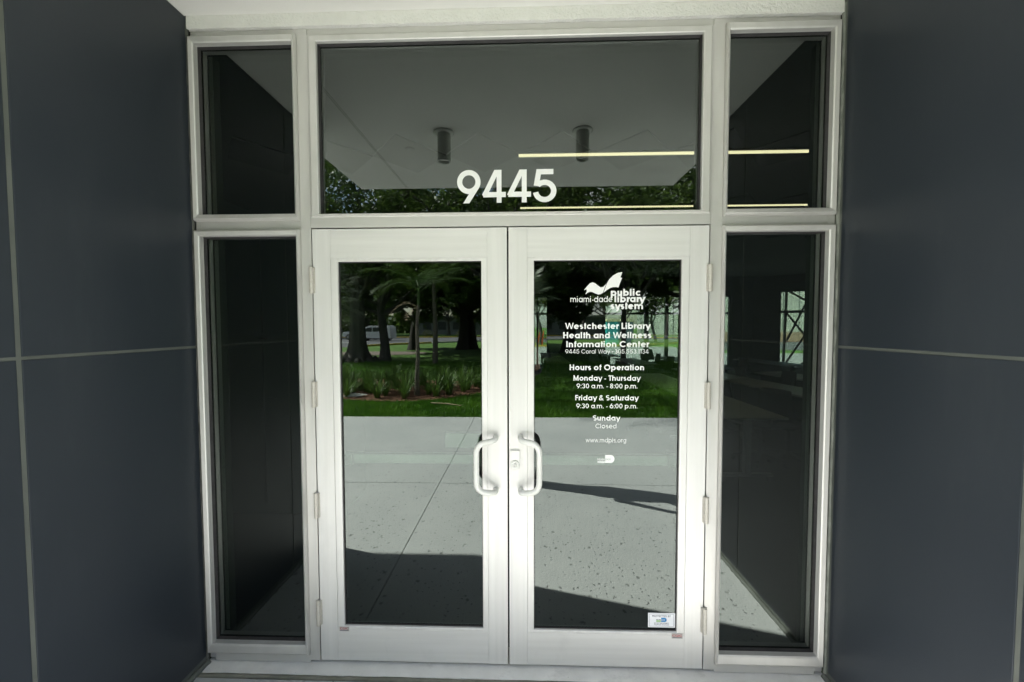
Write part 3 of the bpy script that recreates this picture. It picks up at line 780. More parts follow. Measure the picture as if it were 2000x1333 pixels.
# lock cylinder on the right door
MB().prism([(XR(.0085), .989), (XR(.0085), 1.075), (XR(.011), 1.079), (XR(.053), 1.079), (XR(.0555), 1.075), (XR(.0555), .989), (XR(.053), .986), (XR(.011), .986)], -.0085, -.0002).build('lock_plate', M['alu'], dr, bevel=.0015)
lk = MB()
def disc_y(mb, cx, cz, prof, n=28):
    vs = [(cx+r*math.cos(2*math.pi*k/n), y, cz+r*math.sin(2*math.pi*k/n)) for r, y in prof for k in range(n)]
    mb.add(vs, [(i*n+k, (i+1)*n+k, (i+1)*n+(k+1) % n, i*n+(k+1) % n) for i in range(len(prof)-1) for k in range(n)], True)
disc_y(lk, XR(.0325), 1.010, [(.0215, -.0086), (.0205, -.0135), (.0185, -.0145), (.012, -.0138), (.010, -.0125), (.0085, -.0125), (.0078, -.0155), (.0001, -.0157)])
lk.build('lock_cylinder', M['handle'], dr)
MB().box(XR(.0316), XR(.0334), -.0162, -.0158, 1.0035, 1.0105).build('keyhole', M['dark_gap'], dr)

# lettering on the right door
W = M['print']
by = .0178
TX = [('public', .4927, .6337, 1.8264-.003, .0330, .23), ('library', .510, .651, 1.7930, .0330, .23), ('system', .492, .6465, 1.7595, .0330, .23), ('miami-dade', .2999, .5003, 1.7941, .0285, .125),
      ('Westchester Library', .2757, .6791, 1.665, .0296, .20), ('Health and Wellness', .266, .6869, 1.6206, .0297, .20), ('Information Center', .2809, .6752, 1.5774, .0297, .20), ('9445 Coral Way • 305.553.1134', .2761, .6755, 1.5466, .0205, .115),
      ('Hours of Operation', .2973, .6545, 1.4661, .0275, .20), ('Monday - Thursday', .316, .6354, 1.4152, .0257, .185), ('9:30 a.m. - 8:00 p.m.', .331, .6236, 1.3779, .0232, .15),
      ('Friday & Saturday', .325, .6266, 1.3193, .0257, .185), ('9:30 a.m. - 6:00 p.m.', .3301, .6246, 1.2806, .0232, .15), ('Sunday', .4108, .5391, 1.2206, .0257, .185), ('Closed', .4234, .5246, 1.1829, .0226, .115), ('www.mdpls.org', .3767, .572, 1.1138, .0220, .12)]
for s_, a, b, z, cap, w_ in TX:
    write(s_, XR(a), XR(b), z, cap, w_, by, W, dr)
birdL = [(0.3634, 1.8499), (0.3798, 1.87), (0.3925, 1.8839), (0.4053, 1.8882), (0.4181, 1.8837), (0.4328, 1.8716), (0.4439, 1.8642), (0.4566, 1.8667), (0.4701, 1.8805), (0.455, 1.8385), (0.4441, 1.8319), (0.4331, 1.8301), (0.4184, 1.835), (0.4037, 1.8424), (0.3927, 1.8432), (0.3836, 1.8399), (0.3715, 1.8304), (0.378, 1.8462), (0.3762, 1.8561)]
birdR = [(0.4579, 1.8385), (0.473, 1.8816), (0.4856, 1.9031), (0.5019, 1.9198), (0.5237, 1.9321), (0.5462, 1.9367), (0.5419, 1.9221), (0.5373, 1.9112), (0.5457, 1.9086), (0.5386, 1.8911), (0.5314, 1.8729), (0.5286, 1.863), (0.5169, 1.8656), (0.5023, 1.865), (0.4877, 1.8603), (0.4732, 1.8512)]
for poly in (birdL, birdR):
    MB().add([(XR(x), by, z) for x, z in poly], [tuple(range(len(poly)))]).build('bird_emblem', W, dr, fix=False)
# county emblem: white D and two small words
def d_shape(x0, z0, x1, z1, n=14):
    rz_ = (z1-z0)/2; xc = x1-rz_
    return [(x0, z0), (xc, z0)]+[(xc+rz_*math.cos(rad(a)), z0+rz_+rz_*math.sin(rad(a))) for a in np.linspace(-90, 90, n)]+[(x0, z1)]
GREYP = mat('emblem_grey', (.30, .34, .32), rough=.6)
MB().add([(XR(x), by, z) for x, z in d_shape(.4708, 1.0126, .5163, 1.0522)], [tuple(range(17))]).build('county_emblem', W, dr, fix=False)
MB().add([(XR(x), by, z) for x, z in ((.4342, 1.0126), (.4692, 1.0126), (.4692, 1.0228), (.4342, 1.0228))], [(0, 1, 2, 3)]).build('county_emblem', W, dr, fix=False)
builtin_text('MIAMI', XR(.4342), XR(.4690), 1.0255, .0095, by, W, dr)
builtin_text('DADE', XR(.4725), XR(.4980), 1.0255, .0095, by-.0002, GREYP, dr)
builtin_text('COUNTY', XR(.4355), XR(.4680), 1.0145, .0062, by-.0002, GREYP, dr)

# security sticker
ST_W = mat('sticker_white', (.80, .81, .84), rough=.35)
ST_B = mat('sticker_navy', (.03, .035, .08), rough=.5)
ST_C = mat('sticker_blue', (.01, .20, .48), rough=.5)
ST_G = mat('sticker_green', (.30, .50, .20), rough=.5)
ST_R = mat('sticker_red', (.45, .02, .03), rough=.5)
ST_S = mat('sticker_silver', (.42, .40, .38), rough=.4)
sy_ = .0172
stk = boxo('security_sticker', ST_W, dr, XR(.6865), XR(.8185), sy_, sy_+.0008, .1935, .2665)
mb = MB()
for a in ((.6935, .8115, .1985, .1995), (.6935, .8115, .2605, .2615), (.6935, .6945, .1985, .2615), (.8105, .8115, .1985, .2615)):
    mb.box(XR(a[0]), XR(a[1]), sy_-.0002, sy_-.0001, a[2], a[3])
mb.build('sticker_border', ST_B, dr, fix=False)
builtin_text('PROTECTED BY', XR(.7065), XR(.7975), .2460, .0098, sy_-.0003, ST_B, dr)
MB().add([(XR(x), sy_-.0003, z) for x, z in d_shape(.7505, .2215, .7775, .2430)], [tuple(range(17))]).build('sticker_emblem', ST_C, dr, fix=False)
MB().add([(XR(x), sy_-.0003, z) for x, z in ((.7265, .2215), (.7495, .2215), (.7495, .2300), (.7265, .2300))], [(0, 1, 2, 3)]).build('sticker_emblem', ST_G, dr, fix=False)
builtin_text('MIAMI', XR(.7265), XR(.7490), .2312, .0050, sy_-.0003, ST_B, dr)
builtin_text('DADE', XR(.7515), XR(.7690), .2295, .0050, sy_-.0005, ST_W, dr)
builtin_text('SECURITY MANAGEMENT', XR(.7165), XR(.7885), .2125, .0056, sy_-.0003, ST_B, dr)
builtin_text('TELEPHONE 305.375.4500', XR(.7165), XR(.7885), .2045, .0050, sy_-.0003, ST_B, dr)
for (pd, X_, a, b, z0, z1) in ((dl, XL, -.8490, -.8000, .1545, .1775), (dr, XR, .7960, .8490, .1535, .1785)):
    boxo('maker_sticker', ST_S, pd, X_(a), X_(b), -.0008, -.0001, z0, z1)
    builtin_text('CGIC', X_(a)+.0035, X_(b)-.0035, z0+.009, .0105, -.0011, ST_R, pd)
    MB().box(X_(a)+.004, X_(b)-.004, -.0011, -.0009, z0+.003, z0+.0055).build('sticker_line', ST_B, pd, fix=False)

# ------------------------------------------------------------------ interior
ifl = sheet('interior_floor', [(-4.5, .135), (14.5, .135), (14.5, 10.6), (9.2, 14.2), (-4.5, 14.2)], .0, M['carpet'], th=.04)
CE = 3.6
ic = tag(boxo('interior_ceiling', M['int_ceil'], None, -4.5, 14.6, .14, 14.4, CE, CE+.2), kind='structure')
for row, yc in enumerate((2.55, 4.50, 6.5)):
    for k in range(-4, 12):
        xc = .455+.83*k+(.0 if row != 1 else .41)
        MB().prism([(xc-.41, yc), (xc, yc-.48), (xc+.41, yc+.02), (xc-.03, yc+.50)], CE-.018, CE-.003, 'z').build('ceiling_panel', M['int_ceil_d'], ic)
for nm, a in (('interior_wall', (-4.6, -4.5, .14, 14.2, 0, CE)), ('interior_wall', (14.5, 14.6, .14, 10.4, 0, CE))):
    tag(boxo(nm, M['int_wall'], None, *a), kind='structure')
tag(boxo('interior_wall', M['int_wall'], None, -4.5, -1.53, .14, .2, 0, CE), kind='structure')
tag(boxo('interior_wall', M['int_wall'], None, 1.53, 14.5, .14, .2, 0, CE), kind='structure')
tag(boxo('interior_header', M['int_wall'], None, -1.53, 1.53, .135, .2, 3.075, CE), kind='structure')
# back wall pieces round the windows
def bwall(x0, x1, z0, z1): return tag(boxo('interior_back_wall', M['int_wall'], None, x0, x1, 14.2, 14.4, z0, z1), kind='structure')
bwall(-4.5, .10, 0, CE); bwall(1.07, 3.33, 0, CE); bwall(8.4, 9.25, 0, CE)
bwall(.10, 1.07, 2.87, CE); bwall(3.33, 8.4, 2.87, CE)
# rear windows
def rear_window(x0, x1, mull, label):
    t = thing('rear_window', label, 'window', (x0, 14.3, 0))
    boxo('window_pane', M['glass_win'], t, 0.03, x1-x0-.03, -.01, .002, .06, 2.84)
    for a, b, c, d in ((0, x1-x0, 2.82, 2.87), (0, x1-x0, 2.12, 2.20), (0, x1-x0, 0, .06)):
        boxo('window_bar', M['steel_dk'], t, a, b, -.05, .05, c, d)
    for mx_, w_ in mull:
        boxo('window_bar', M['steel_dk'], t, mx_-x0-w_/2, mx_-x0+w_/2, -.06, .06, .061, 2.8195)
rear_window(.10, 1.07, [(.13, .06), (.63, .06), (1.04, .06)], 'narrow rear window behind the tables, left of the black screen')
rear_window(3.33, 8.4, [(3.36, .06), (4.13, .20), (5.05, .17), (5.86, .13), (6.72, .12), (7.6, .12), (8.37, .06)], 'wide rear window showing trees, toilet cabins and white building')
tv = thing('wall_screen', 'large black screen on the back wall between the windows', 'screen', (2.25, 14.19, 2.3))
boxo('screen_panel', M['black'], tv, -.85, .85, -.06, -.001, -.48, .55, .01)
boxo('screen_glass', M['black'], tv, -.82, .82, -.064, -.0605, -.45, .52)
# slanted wall with the lattice window seen through the right sidelight
A0 = Vector((9.25, 14.25, 0)); A1 = Vector((14.6, 10.35, 0)); dA = (A1-A0).normalized(); nA = Vector((-dA.y, dA.x, 0)) * 1.0
LA = (A1-A0).length
def slanted(name, a, b, z0, z1, m, off=0, th=.1, parent=None, kind='structure'):
    mb = MB(); p = A0+dA*a; q = A0+dA*b
    mb.add([p+nA*off, q+nA*off, q+nA*(off+th), p+nA*(off+th)][:0], [])
    c = (p+q)/2+nA*(off+th/2); c.z = (z0+z1)/2
    mb.obox(c, dA*(b-a)/2, nA*th/2, Vector((0, 0, (z1-z0)/2)))
    o = mb.build(name, m, parent)
    if parent is None: tag(o, kind=kind)
    return o
w0, w1 = .88, 3.25
slanted('interior_slanted_wall', -.1, w0, 0, CE, M['int_wall'])
slanted('interior_slanted_wall', w1, LA, 0, CE, M['int_wall'])
slanted('interior_slanted_wall', w0, w1, 3.02, CE, M['int_wall'])
sw = thing('corner_window', 'tall corner window with a steel lattice, seen through the right sidelight', 'window', (0, 0, 0))
slanted('window_pane', w0+.03, w1-.03, .05, 2.98, M['glass_win'], .04, .01, sw)
for a, b in ((w0, w0+.07), (w0+.80, w0+.98), (w0+1.7, w0+1.82), (w1-.07, w1)):
    slanted('window_bar', a, b, .061, 2.949, M['steel_dk'], .0, .1, sw)
for c_, d_ in ((2.95, 3.02), (2.14, 2.24), (0, .06)):
    slanted('window_bar', w0, w1, c_, d_, M['steel_dk'], -.003, .1, sw)
lat = thing('steel_lattice', 'dark crisscross steel lattice standing outside the corner window', 'lattice', (0, 0, 0))
def lbar(a, z0, b, z1, w_=.07):
    p = A0+dA*a+nA*.45; q = A0+dA*b+nA*.45
    MB().bar((p.x, p.y, z0), (q.x, q.y, z1), w_, .07).build('lattice_bar', M['steel_dk'], lat)
for a in ((w0+.16, 0, w0+.22, 3.3), (w0+.25, 1.05, w0+1.15, 3.3), (w0+.15, 3.1, w0+2.0, 1.8), (w0+.2, 0.1, w0+1.9, 3.3), (w0+.2, 2.2, w0+1.5, .3), (w0+1.3, 3.3, w0+1.9, .0),
          (w0+.6, .0, w0+2.3, 1.9), (w0+.9, 1.9, w0+1.4, 3.3), (w0+1.9, 3.3, w0+2.8, .2), (w0+1.5, 0, w0+2.6, 3.3)):
    lbar(*a)

# light strips
for yc, label in ((2.553, 'front lit strip light crossing the ceiling above the right door'), (4.50, 'rear lit strip light on the ceiling, just under the house number')):
    t = thing('strip_light', label, 'light', (.02, yc, CE), group='linear ceiling lights')
    boxo('light_housing', M['int_ceil_d'], t, -.01, 7.2, -.056, .056, -.030, -.0185)
    for k in range(4):
        boxo('diffuser', M['strip'], t, .84+1.8*(k-1)+.002 if k else 0, .84+1.8*k-.002, -.029, .029, -.0395, -.0305)

# cabinet behind the left sidelight
cb = thing('storage_cabinet', 'pale storage cabinet behind the left sidelight', 'cabinet', (-2.3, 1.5, 0))
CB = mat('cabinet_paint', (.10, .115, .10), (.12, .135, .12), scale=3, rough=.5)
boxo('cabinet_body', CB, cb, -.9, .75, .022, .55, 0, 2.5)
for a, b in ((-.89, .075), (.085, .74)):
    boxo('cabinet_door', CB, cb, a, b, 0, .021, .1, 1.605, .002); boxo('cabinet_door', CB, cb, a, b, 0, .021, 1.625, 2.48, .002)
for x, z in ((.09, 1.575), (.17, 1.05)):
    MB().tube([(x-.03, -.001, z), (x-.028, -.022, z), (x+.028, -.022, z), (x+.03, -.001, z)], .007, 8).build('cabinet_pull', M['black'], cb)

# training tables
def make_table():
    t = thing('training_table', '', 'table')
    boxo('tabletop', M['table'], t, -.305, .305, -.915, .915, .715, .74, .004)
    boxo('modesty_panel', M['black'], t, -.29, -.28, -.75, .75, .42, .70)
    for s in (-1, 1):
        mb = MB().box(-.03, .03, s*.72-.03, s*.72+.03, .09, .714); mb.bar((-.27, s*.72, .08), (.27, s*.72, .08), .05, .03)
        mb.build('leg', M['chrome'], t)
        for u in (-.25, .25):
            MB().prism([(u+.032*math.cos(a), .032+.032*math.sin(a)) for a in np.linspace(0, 2*math.pi, 12, endpoint=False)], s*.72-.012, s*.72+.012).build('castor', M['black'], t)
    return t
def make_chair():
    t = thing('task_chair', '', 'chair')
    # seat shell, back shell (curved), five star base
    mb = MB(); n = 9
    vs = []; th = .03
    for j in range(5):
        for i in range(n):
            u = -1+2*i/(n-1); v = j/4
            vs.append((u*.225*(1-.1*v), -.2+.42*v, .45+.018*u*u+.02*(1-v)))
    fs = [(j*n+i, j*n+i+1, (j+1)*n+i+1, (j+1)*n+i) for j in range(4) for i in range(n-1)]
    o = len(vs); vs += [(x, y, z-th) for x, y, z in vs]; fs += [tuple(o+k for k in reversed(f)) for f in fs]
    rim = [i for i in range(n)]+[j*n+n-1 for j in range(1, 5)]+[4*n+i for i in range(n-2, -1, -1)]+[j*n for j in range(3, 0, -1)]
    fs += [(rim[k], o+rim[k], o+rim[(k+1) % len(rim)], rim[(k+1) % len(rim)]) for k in range(len(rim))]
    mb.add(vs, fs, True); mb.build('seat', M['black'], t)
    mb = MB(); vs = []
    for j in range(6):
        for i in range(n):
            u = -1+2*i/(n-1); v = j/5; wd = .235-.05*v*v-(.02 if j == 0 else 0)
            vs.append((u*wd, .24+.06*v-.06*u*u, .52+.36*v))
    fs = [(j*n+i, j*n+i+1, (j+1)*n+i+1, (j+1)*n+i) for j in range(5) for i in range(n-1)]
    o = len(vs); vs += [(x, y+.022, z) for x, y, z in vs]; fs += [tuple(o+k for k in reversed(f)) for f in fs]
    rim = [i for i in range(n)]+[j*n+n-1 for j in range(1, 6)]+[5*n+i for i in range(n-2, -1, -1)]+[j*n for j in range(4, 0, -1)]
    fs += [(rim[k], o+rim[k], o+rim[(k+1) % len(rim)], rim[(k+1) % len(rim)]) for k in range(len(rim))]
    mb.add(vs, fs, True); mb.build('backrest', M['black'], t)
    MB().tube([(0, .12, .43), (0, .27, .45), (0, .30, .60)], .018, 8).build('back_support', M['black'], t)
    MB().tube([(0, 0, .09), (0, 0, .43)], [.03, .022], 10).build('gas_column', M['black'], t)
    for k in range(5):
        a = 2*math.pi*k/5+.3; c, s = math.cos(a), math.sin(a)
        lg = MB().bar((.02*c, .02*s, .105), (.29*c, .29*s, .075), .04, .025).build('leg', M['black'], t)
        MB().tube([(.29*c-.015*s, .29*s+.015*c, .03), (.29*c+.015*s, .29*s-.015*c, .03)], .03, 12).build('castor', M['black'], lg)
    return t
tb = make_table(); ch = make_chair()
tables = [(2.46, 3.07, 0, 'nearest pale training table behind the right mullion'), (2.46, 4.98, 0, 'second training table in the row behind the right mullion'),
          (3.98, 4.05, 9, 'training table in the second row through the right sidelight'), (3.72, 5.95, 7, 'training table behind the second row, right sidelight'),
          (5.15, 5.3, 9, 'training table at the right, below the lattice window'), (6.35, 8.4, 10, 'far training table in front of the lattice window'),
          (.95, 9.0, 0, 'training table on the left seen low in the right door'), (.95, 10.95, 0, 'training table at the far left near the narrow rear window'),
          (3.0, 8.6, 4, 'training table in the middle of the room behind the lettering'), (4.35, 9.2, 6, 'training table near the wide rear window'), (2.7, 11.2, 3, 'rearmost training table under the black screen')]
for i, (x, y, a, lb) in enumerate(tables):
    o = tb if i == 0 else copy_tree(tb)
    o.location = (x, y, 0); o.rotation_euler = (0, 0, rad(a)); o['label'] = lb; o['group'] = 'training tables in rows'
chairs = [(1.95, 2.9, 80), (2.02, 4.4, 95), (2.98, 3.0, -70), (3.35, 3.05, 110), (3.3, 4.0, 80), (3.2, 5.3, 95), (4.50, 3.6, -80), (4.45, 5.1, -95), (4.6, 6.0, 85), (5.75, 5.0, -80), (5.8, 6.2, -85), (5.75, 8.0, 90), (5.7, 9.2, 85), (7.0, 8.0, -80),
          (.45, 9.2, 90), (1.5, 9.3, -85), (1.5, 10.8, -90), (2.45, 8.4, 90), (2.5, 9.4, 85), (3.6, 8.3, -85), (3.6, 9.3, -95), (3.85, 9.9, 85), (4.9, 8.9, -85), (4.95, 9.8, -90), (5.3, 10.6, 60), (4.3, 11.2, 20), (5.9, 11.0, -20)]
near = 'black task chair with a curved back beside the training tables, right sidelight'
far = 'black task chair by the rear tables, seen through the right door'
for i, (x, y, a) in enumerate(chairs):
    o = ch if i == 0 else copy_tree(ch)
    o.location = (x, y, 0); o.rotation_euler = (0, 0, rad(a-90 if a > 0 else a+90)); o.rotation_euler.z = rad(a)
    is_far = y > 7.5
    o['label'] = far if is_far else near
    o['group'] = 'task chairs at the rear tables' if is_far else 'task chairs at the front tables'

# ------------------------------------------------------------------ plants
def tree_mesh(seed, h, r_crown, z_crown, trunk_r, leaf, n_leaf, squash=.8, limbs=9, lean=0.0, flare=1.5):
    rn = np.random.default_rng(seed); rr = random.Random(seed)
    wood = MB(); ends = []
    zt = z_crown*.75
    trunk = []
    for k in range(9):
        v = k/8; trunk.append(Vector((lean*v*v*zt+.12*math.sin(v*4+seed), .10*math.sin(v*5+seed*2), v*zt-.1)))
    wood.tube(trunk, [trunk_r*(flare if k == 0 else (1.15 if k == 1 else 1))*(1-.35*k/8) for k in range(9)], 12)
    top = trunk[-1]
    for i in range(limbs):
        a = 2*math.pi*i/limbs+rr.uniform(-.4, .4); el = rr.uniform(.25, 1.25)
        st = trunk[rr.choice([5, 6, 7, 8])]
        d = Vector((math.cos(a)*math.cos(el), math.sin(a)*math.cos(el), math.sin(el))); L = r_crown*rr.uniform(.65, .95)
        pts = [st]; p = st.copy()
        for k in range(6):
            d = (d+Vector((rr.uniform(-.3, .3), rr.uniform(-.3, .3), rr.uniform(-.12, .22)))).normalized(); p = p+d*L/6; pts.append(p.copy())
            if k >= 2:
                e = (d+Vector((rr.uniform(-1, 1), rr.uniform(-1, 1), rr.uniform(-.5, .8)))).normalized()
                q = p+e*L*.22; q2 = q+(e+Vector((0, 0, rr.uniform(-.4, .3))))*L*.16
                wood.tube([p, q, q2], [trunk_r*.12, trunk_r*.07, trunk_r*.02], 5, caps=False)
                ends += [q, q2]
        wood.tube(pts, [trunk_r*.42*(1-k/7.5) for k in range(7)], 7, caps=False)
        ends += pts[3:]
    # leaves: clumps round branch ends and through an uneven ellipsoid shell
    E = np.array([tuple(e) for e in ends]); nc = len(E)
    extra = 60
    u = rn.normal(size=(extra, 3)); u /= np.linalg.norm(u, axis=1)[:, None]; rad_ = rn.uniform(.45, 1.0, extra)[:, None]
    X_ = u*rad_*np.array([r_crown, r_crown, r_crown*squash])+np.array([lean*zt, 0, z_crown+r_crown*squash*.45])
    C = np.vstack([E, X_]); cs = rn.uniform(.35, 1.0, len(C))*r_crown*.17
    idx = rn.integers(0, len(C), n_leaf)
    off = rn.normal(size=(n_leaf, 3)); off /= np.linalg.norm(off, axis=1)[:, None]; off *= (rn.random(n_leaf)**.45)[:, None]
    P = C[idx]+off*cs[idx][:, None]*np.array([1, 1, .7])
    d1 = rn.normal(size=(n_leaf, 3)); d1[:, 2] = d1[:, 2]*.5-.25; d1 /= np.linalg.norm(d1, axis=1)[:, None]
    d2 = np.cross(d1, rn.normal(size=(n_leaf, 3))); d2 /= np.linalg.norm(d2, axis=1)[:, None]
    s = leaf*rn.uniform(.6, 1.3, n_leaf)[:, None]
    V = np.stack([P-d1*s, P+d2*s*.42, P+d1*s, P-d2*s*.42], 1).reshape(-1, 3)
    F = np.arange(4*n_leaf).reshape(-1, 4)
    cme = bpy.data.meshes.new('crown'); cme.from_pydata(V.tolist(), [], F.tolist())
    return wood, cme

def buttress(mb, R, h, seed):
    """flared ribbed fig trunk"""
    n = 40; prof = [(0, 1.0), (.12, .80), (.3, .62), (.6, .48), (1.0, .40), (1.6, .36), (2.6, .33), (4.2, .31)]
    rr = random.Random(seed); ph = [rr.uniform(0, 6.28) for _ in range(4)]
    vs = []
    for z, s in prof:
        for k in range(n):
            a = 2*math.pi*k/n
            rib = 1+(.34*math.sin(7*a+ph[0])+.15*math.sin(11*a+ph[1]))*max(.12, (s-.28))*1.3
            vs.append((R*s*rib*math.cos(a), R*s*rib*math.sin(a), z-.1))
    mb.add(vs, [(i*n+k, i*n+(k+1) % n, (i+1)*n+(k+1) % n, (i+1)*n+k) for i in range(len(prof)-1) for k in range(n)], True)
    for k in range(9):
        a = 2*math.pi*k/9+rr.uniform(-.2, .2)
        mb.tube([(R*.75*math.cos(a), R*.75*math.sin(a), .12), (R*1.05*math.cos(a), R*1.05*math.sin(a), .0), (R*1.5*math.cos(a+.15), R*1.5*math.sin(a+.15), -.1)], [.16, .10, .04], 7, caps=False)

protos = {}
def mk(kind, seed, leafm, bark, **kw):
    wood, cme = tree_mesh(seed, **kw)
    if kind == 'fig': buttress(wood, 1.0, 4, 3)
    wme = wood.mesh('trunk', bark, fix=False)
    cme.materials.append(leafm)
    protos[kind] = (wme, cme)
mk('fig', 1, M['leaf2'], M['bark'], h=14, r_crown=8.5, z_crown=6.2, trunk_r=.27, leaf=.13, n_leaf=15000, squash=.62, limbs=14, flare=1.0)
mk('oak', 2, M['leaf'], M['bark'], h=11, r_crown=6.5, z_crown=5.4, trunk_r=.25, leaf=.12, n_leaf=15000, squash=.7, limbs=12)
mk('airy', 3, M['leaf'], M['bark'], h=11, r_crown=6, z_crown=5.6, trunk_r=.30, leaf=.11, n_leaf=11000, squash=.75, limbs=12, lean=.08)
mk('dense', 4, M['leaf2'], M['bark_dk'], h=12, r_crown=7, z_crown=5.2, trunk_r=.45, leaf=.24, n_leaf=26000, squash=.95, limbs=10)
mk('small', 5, M['leaf3'], M['bark'], h=4.5, r_crown=2.0, z_crown=2.6, trunk_r=.09, leaf=.09, n_leaf=7000, squash=.8, limbs=8)
def tree(name, kind, x, y, label, s=1, rz=0, group=None):
    t = thing(name, label, 'tree', (x, y, -.07), rz, group)
    t.scale = (s, s, s)
    w, c = protos[kind]
    link(bpy.data.objects.new('trunk', w), t); link(bpy.data.objects.new('crown', c), t)
    return t
tree('fig_tree', 'fig', -8.1, -17.2, 'big fig tree with flared buttress roots, left in the left door')
tree('broadleaf_tree', 'oak', -7.0, -17.6, 'straight brown trunk standing just right of the buttressed fig', .95, 1.2)
tree('broadleaf_tree', 'airy', -1.2, -15.5, 'airy leafy tree seen above the house number', 1.05, .4)
tree('broadleaf_tree', 'oak', 4.6, -15.8, 'leafy tree at the right whose branches hang below the canopy', 1.0, 2.6)
tree('broadleaf_tree', 'dense', 3.1, -24, 'dark dense tree behind the lawn in the right door', .95, .9)
tree('broadleaf_tree', 'dense', 1.0, -20.0, 'dark trunk behind the miami-dade lettering', .8, 4.0)
tree('broadleaf_tree', 'airy', -14.5, -19, 'open airy tree at the far left with sky gaps', 1.0, 3.6)
tree('broadleaf_tree', 'dense', 10.5, -22, 'dark dense tree at the far right edge', 1.0, 2.2)
tree('broadleaf_tree', 'oak', 10.0, -12.5, 'broad tree beyond the right end of the paving', .95, 5.0)
for i, (x, y, s) in enumerate(((-7.9, -26.6, .8), (-4.4, -26.9, .9), (-3.9, -27.6, .8), (-2.3, -33, .9))):
    tree('shade_tree', 'dense', x, y, 'dark trunked shade tree beyond the gravel patch', s, i*1.7, 'shade trees along the road')
for i, (x, y, s) in enumerate(((-52, -44, 1.0), (-29, -70, .75), (-13, -66, 1.0), (-2, -72, 1.4), (9, -58, 1.2), (20, -45, 1.3), (24, -64, 1.4), (-40, -60, 1.4), (16, -75, 1.4), (-32, -75, 1.5), (-19, -80, 1.5), (-8, -84, 1.5), (4, -86, 1.5), (36, -60, 1.5))):
    tree('distant_tree', 'dense' if i % 2 else 'oak', x, y, 'distant tree in the row beyond the road', s, i*.9, 'distant trees beyond the road')
tree('small_tree', 'small', -6.7, -48, 'small yellow-green ornamental tree beyond the road bend', 1.2, 1)
# distant hedge mass
mb = MB(); rn = np.random.default_rng(8)
n = 26000
x = rn.uniform(-75, 75, n); z = rn.uniform(0, 1, n)**1.2*4.0; y = -92+rn.normal(0, 1.5, n)+.004*x*x
a = rn.normal(size=(n, 3)); a /= np.linalg.norm(a, axis=1)[:, None]; b = np.cross(a, rn.normal(size=(n, 3))); b /= np.linalg.norm(b, axis=1)[:, None]
P = np.stack([x, y, z], 1); s = .45
V = np.stack([P-a*s, P+b*s*.5, P+a*s, P-b*s*.5], 1).reshape(-1, 3)
me = bpy.data.meshes.new('far_hedge'); me.from_pydata(V.tolist(), [], np.arange(4*n).reshape(-1, 4).tolist()); me.materials.append(M['leaf2'])
tag(link(bpy.data.objects.new('far_hedge', me)), 'long dark hedge mass closing the view beyond the road', 'hedge', kind='stuff')

# palms -------------------------------------------------------------
def frond_mesh(L, droop, n=26, leaf=.42, m='frond', w=.018, seed=0):
    rr = random.Random(seed); mb = MB(); P = []
    for k in range(n+1):
        v = k/n; P.append(Vector((L*(v-.18*droop*v*v), 0, L*(.55*v-droop*v*v))))
    mb.tube(P, [.014*(1-.8*k/n) for k in range(n+1)], 5, caps=False)
    for k in range(3, n+1):
        v = k/n; l = leaf*math.sin(math.pi*min(1, .18+.82*v))**.6*(1 if v < .95 else .7)
        t = (P[k]-P[k-1]).normalized()
        for s in (-1, 1):
            d = (Vector((0, s, 0))*.85+t*.65+Vector((0, 0, .18+rr.uniform(-.15, .1)))).normalized()
            a = P[k]; b = a+d*l*.55; c = a+d*l+Vector((0, 0, -.28*l)); wv = t*w
            mb.add([a-wv*.4, a+wv*.4, b+wv*.55, b-wv*.55, c], [(0, 1, 2, 3), (3, 2, 4)])
    return mb.mesh('frond', M[m], fix=False)
def fan_mesh(R, n=30, stem=.7, m='frond_s', seed=0):
    rr = random.Random(seed); mb = MB()
    mb.tube([(0, 0, 0), (stem*.6, 0, .18), (stem, 0, .22)], [.014, .011, .009], 5, caps=False)
    c = Vector((stem, 0, .22))
    for k in range(n):
        a = rad(-150+300*k/(n-1)); d = Vector((math.cos(a), math.sin(a), .10+rr.uniform(-.06, .06))); d.normalize()
        p = Vector((-math.sin(a), math.cos(a), 0)); l = R*(1-.18*abs(a)/2.6)*rr.uniform(.9, 1.05)
        mb.add([c, c+d*l*.6+p*.02, c+d*l*.6-p*.02+Vector((0, 0, .012)), c+d*l+Vector((0, 0, -.14*l))], [(0, 1, 2), (2, 1, 3)])
    return mb.mesh('frond', M[m], fix=False)
fronds = [frond_mesh(1.9, .55, seed=1), frond_mesh(1.7, .85, seed=2), frond_mesh(1.5, .25, seed=3)]
fans = [fan_mesh(.75, seed=1), fan_mesh(.65, seed=2)]
deadf = frond_mesh(.8, 1.1, n=12, leaf=.22, m='dead', seed=5)

pm = thing('young_palm', 'young slender palm with one dry drooping frond, in the mulch bed', 'palm', (-2.56, -7.67, -.05))
mb = MB(); mb.tube([(0, 0, 0), (.0, .02, .35), (.03, 0, 1.0), (.01, .0, 1.7), (.06, 0, 2.25)], [.072, .056, .048, .040, .035], 12)
for k in range(26): mb.lathe([(.049-.0005*k, .06+k*.08), (.054-.0005*k, .065+k*.08), (.049-.0005*k, .07+k*.08)], 10, (.01, .005, 0))
mb.build('trunk', M['palm_bark'], pm)
MB().tube([(.06, 0, 2.2), (.06, 0, 2.5), (.07, 0, 2.75)], [.036, .034, .02], 10).build('crownshaft', M['frond'], pm)
for k in range(11):
    o = link(bpy.data.objects.new('frond', fronds[k % 3]), pm); o.location = (.065, 0, 2.55+.015*k)
    o.rotation_euler = (0, rad(-8-4*(k % 4)), rad(137.5*k)); o.scale = (.82, .82, .82)
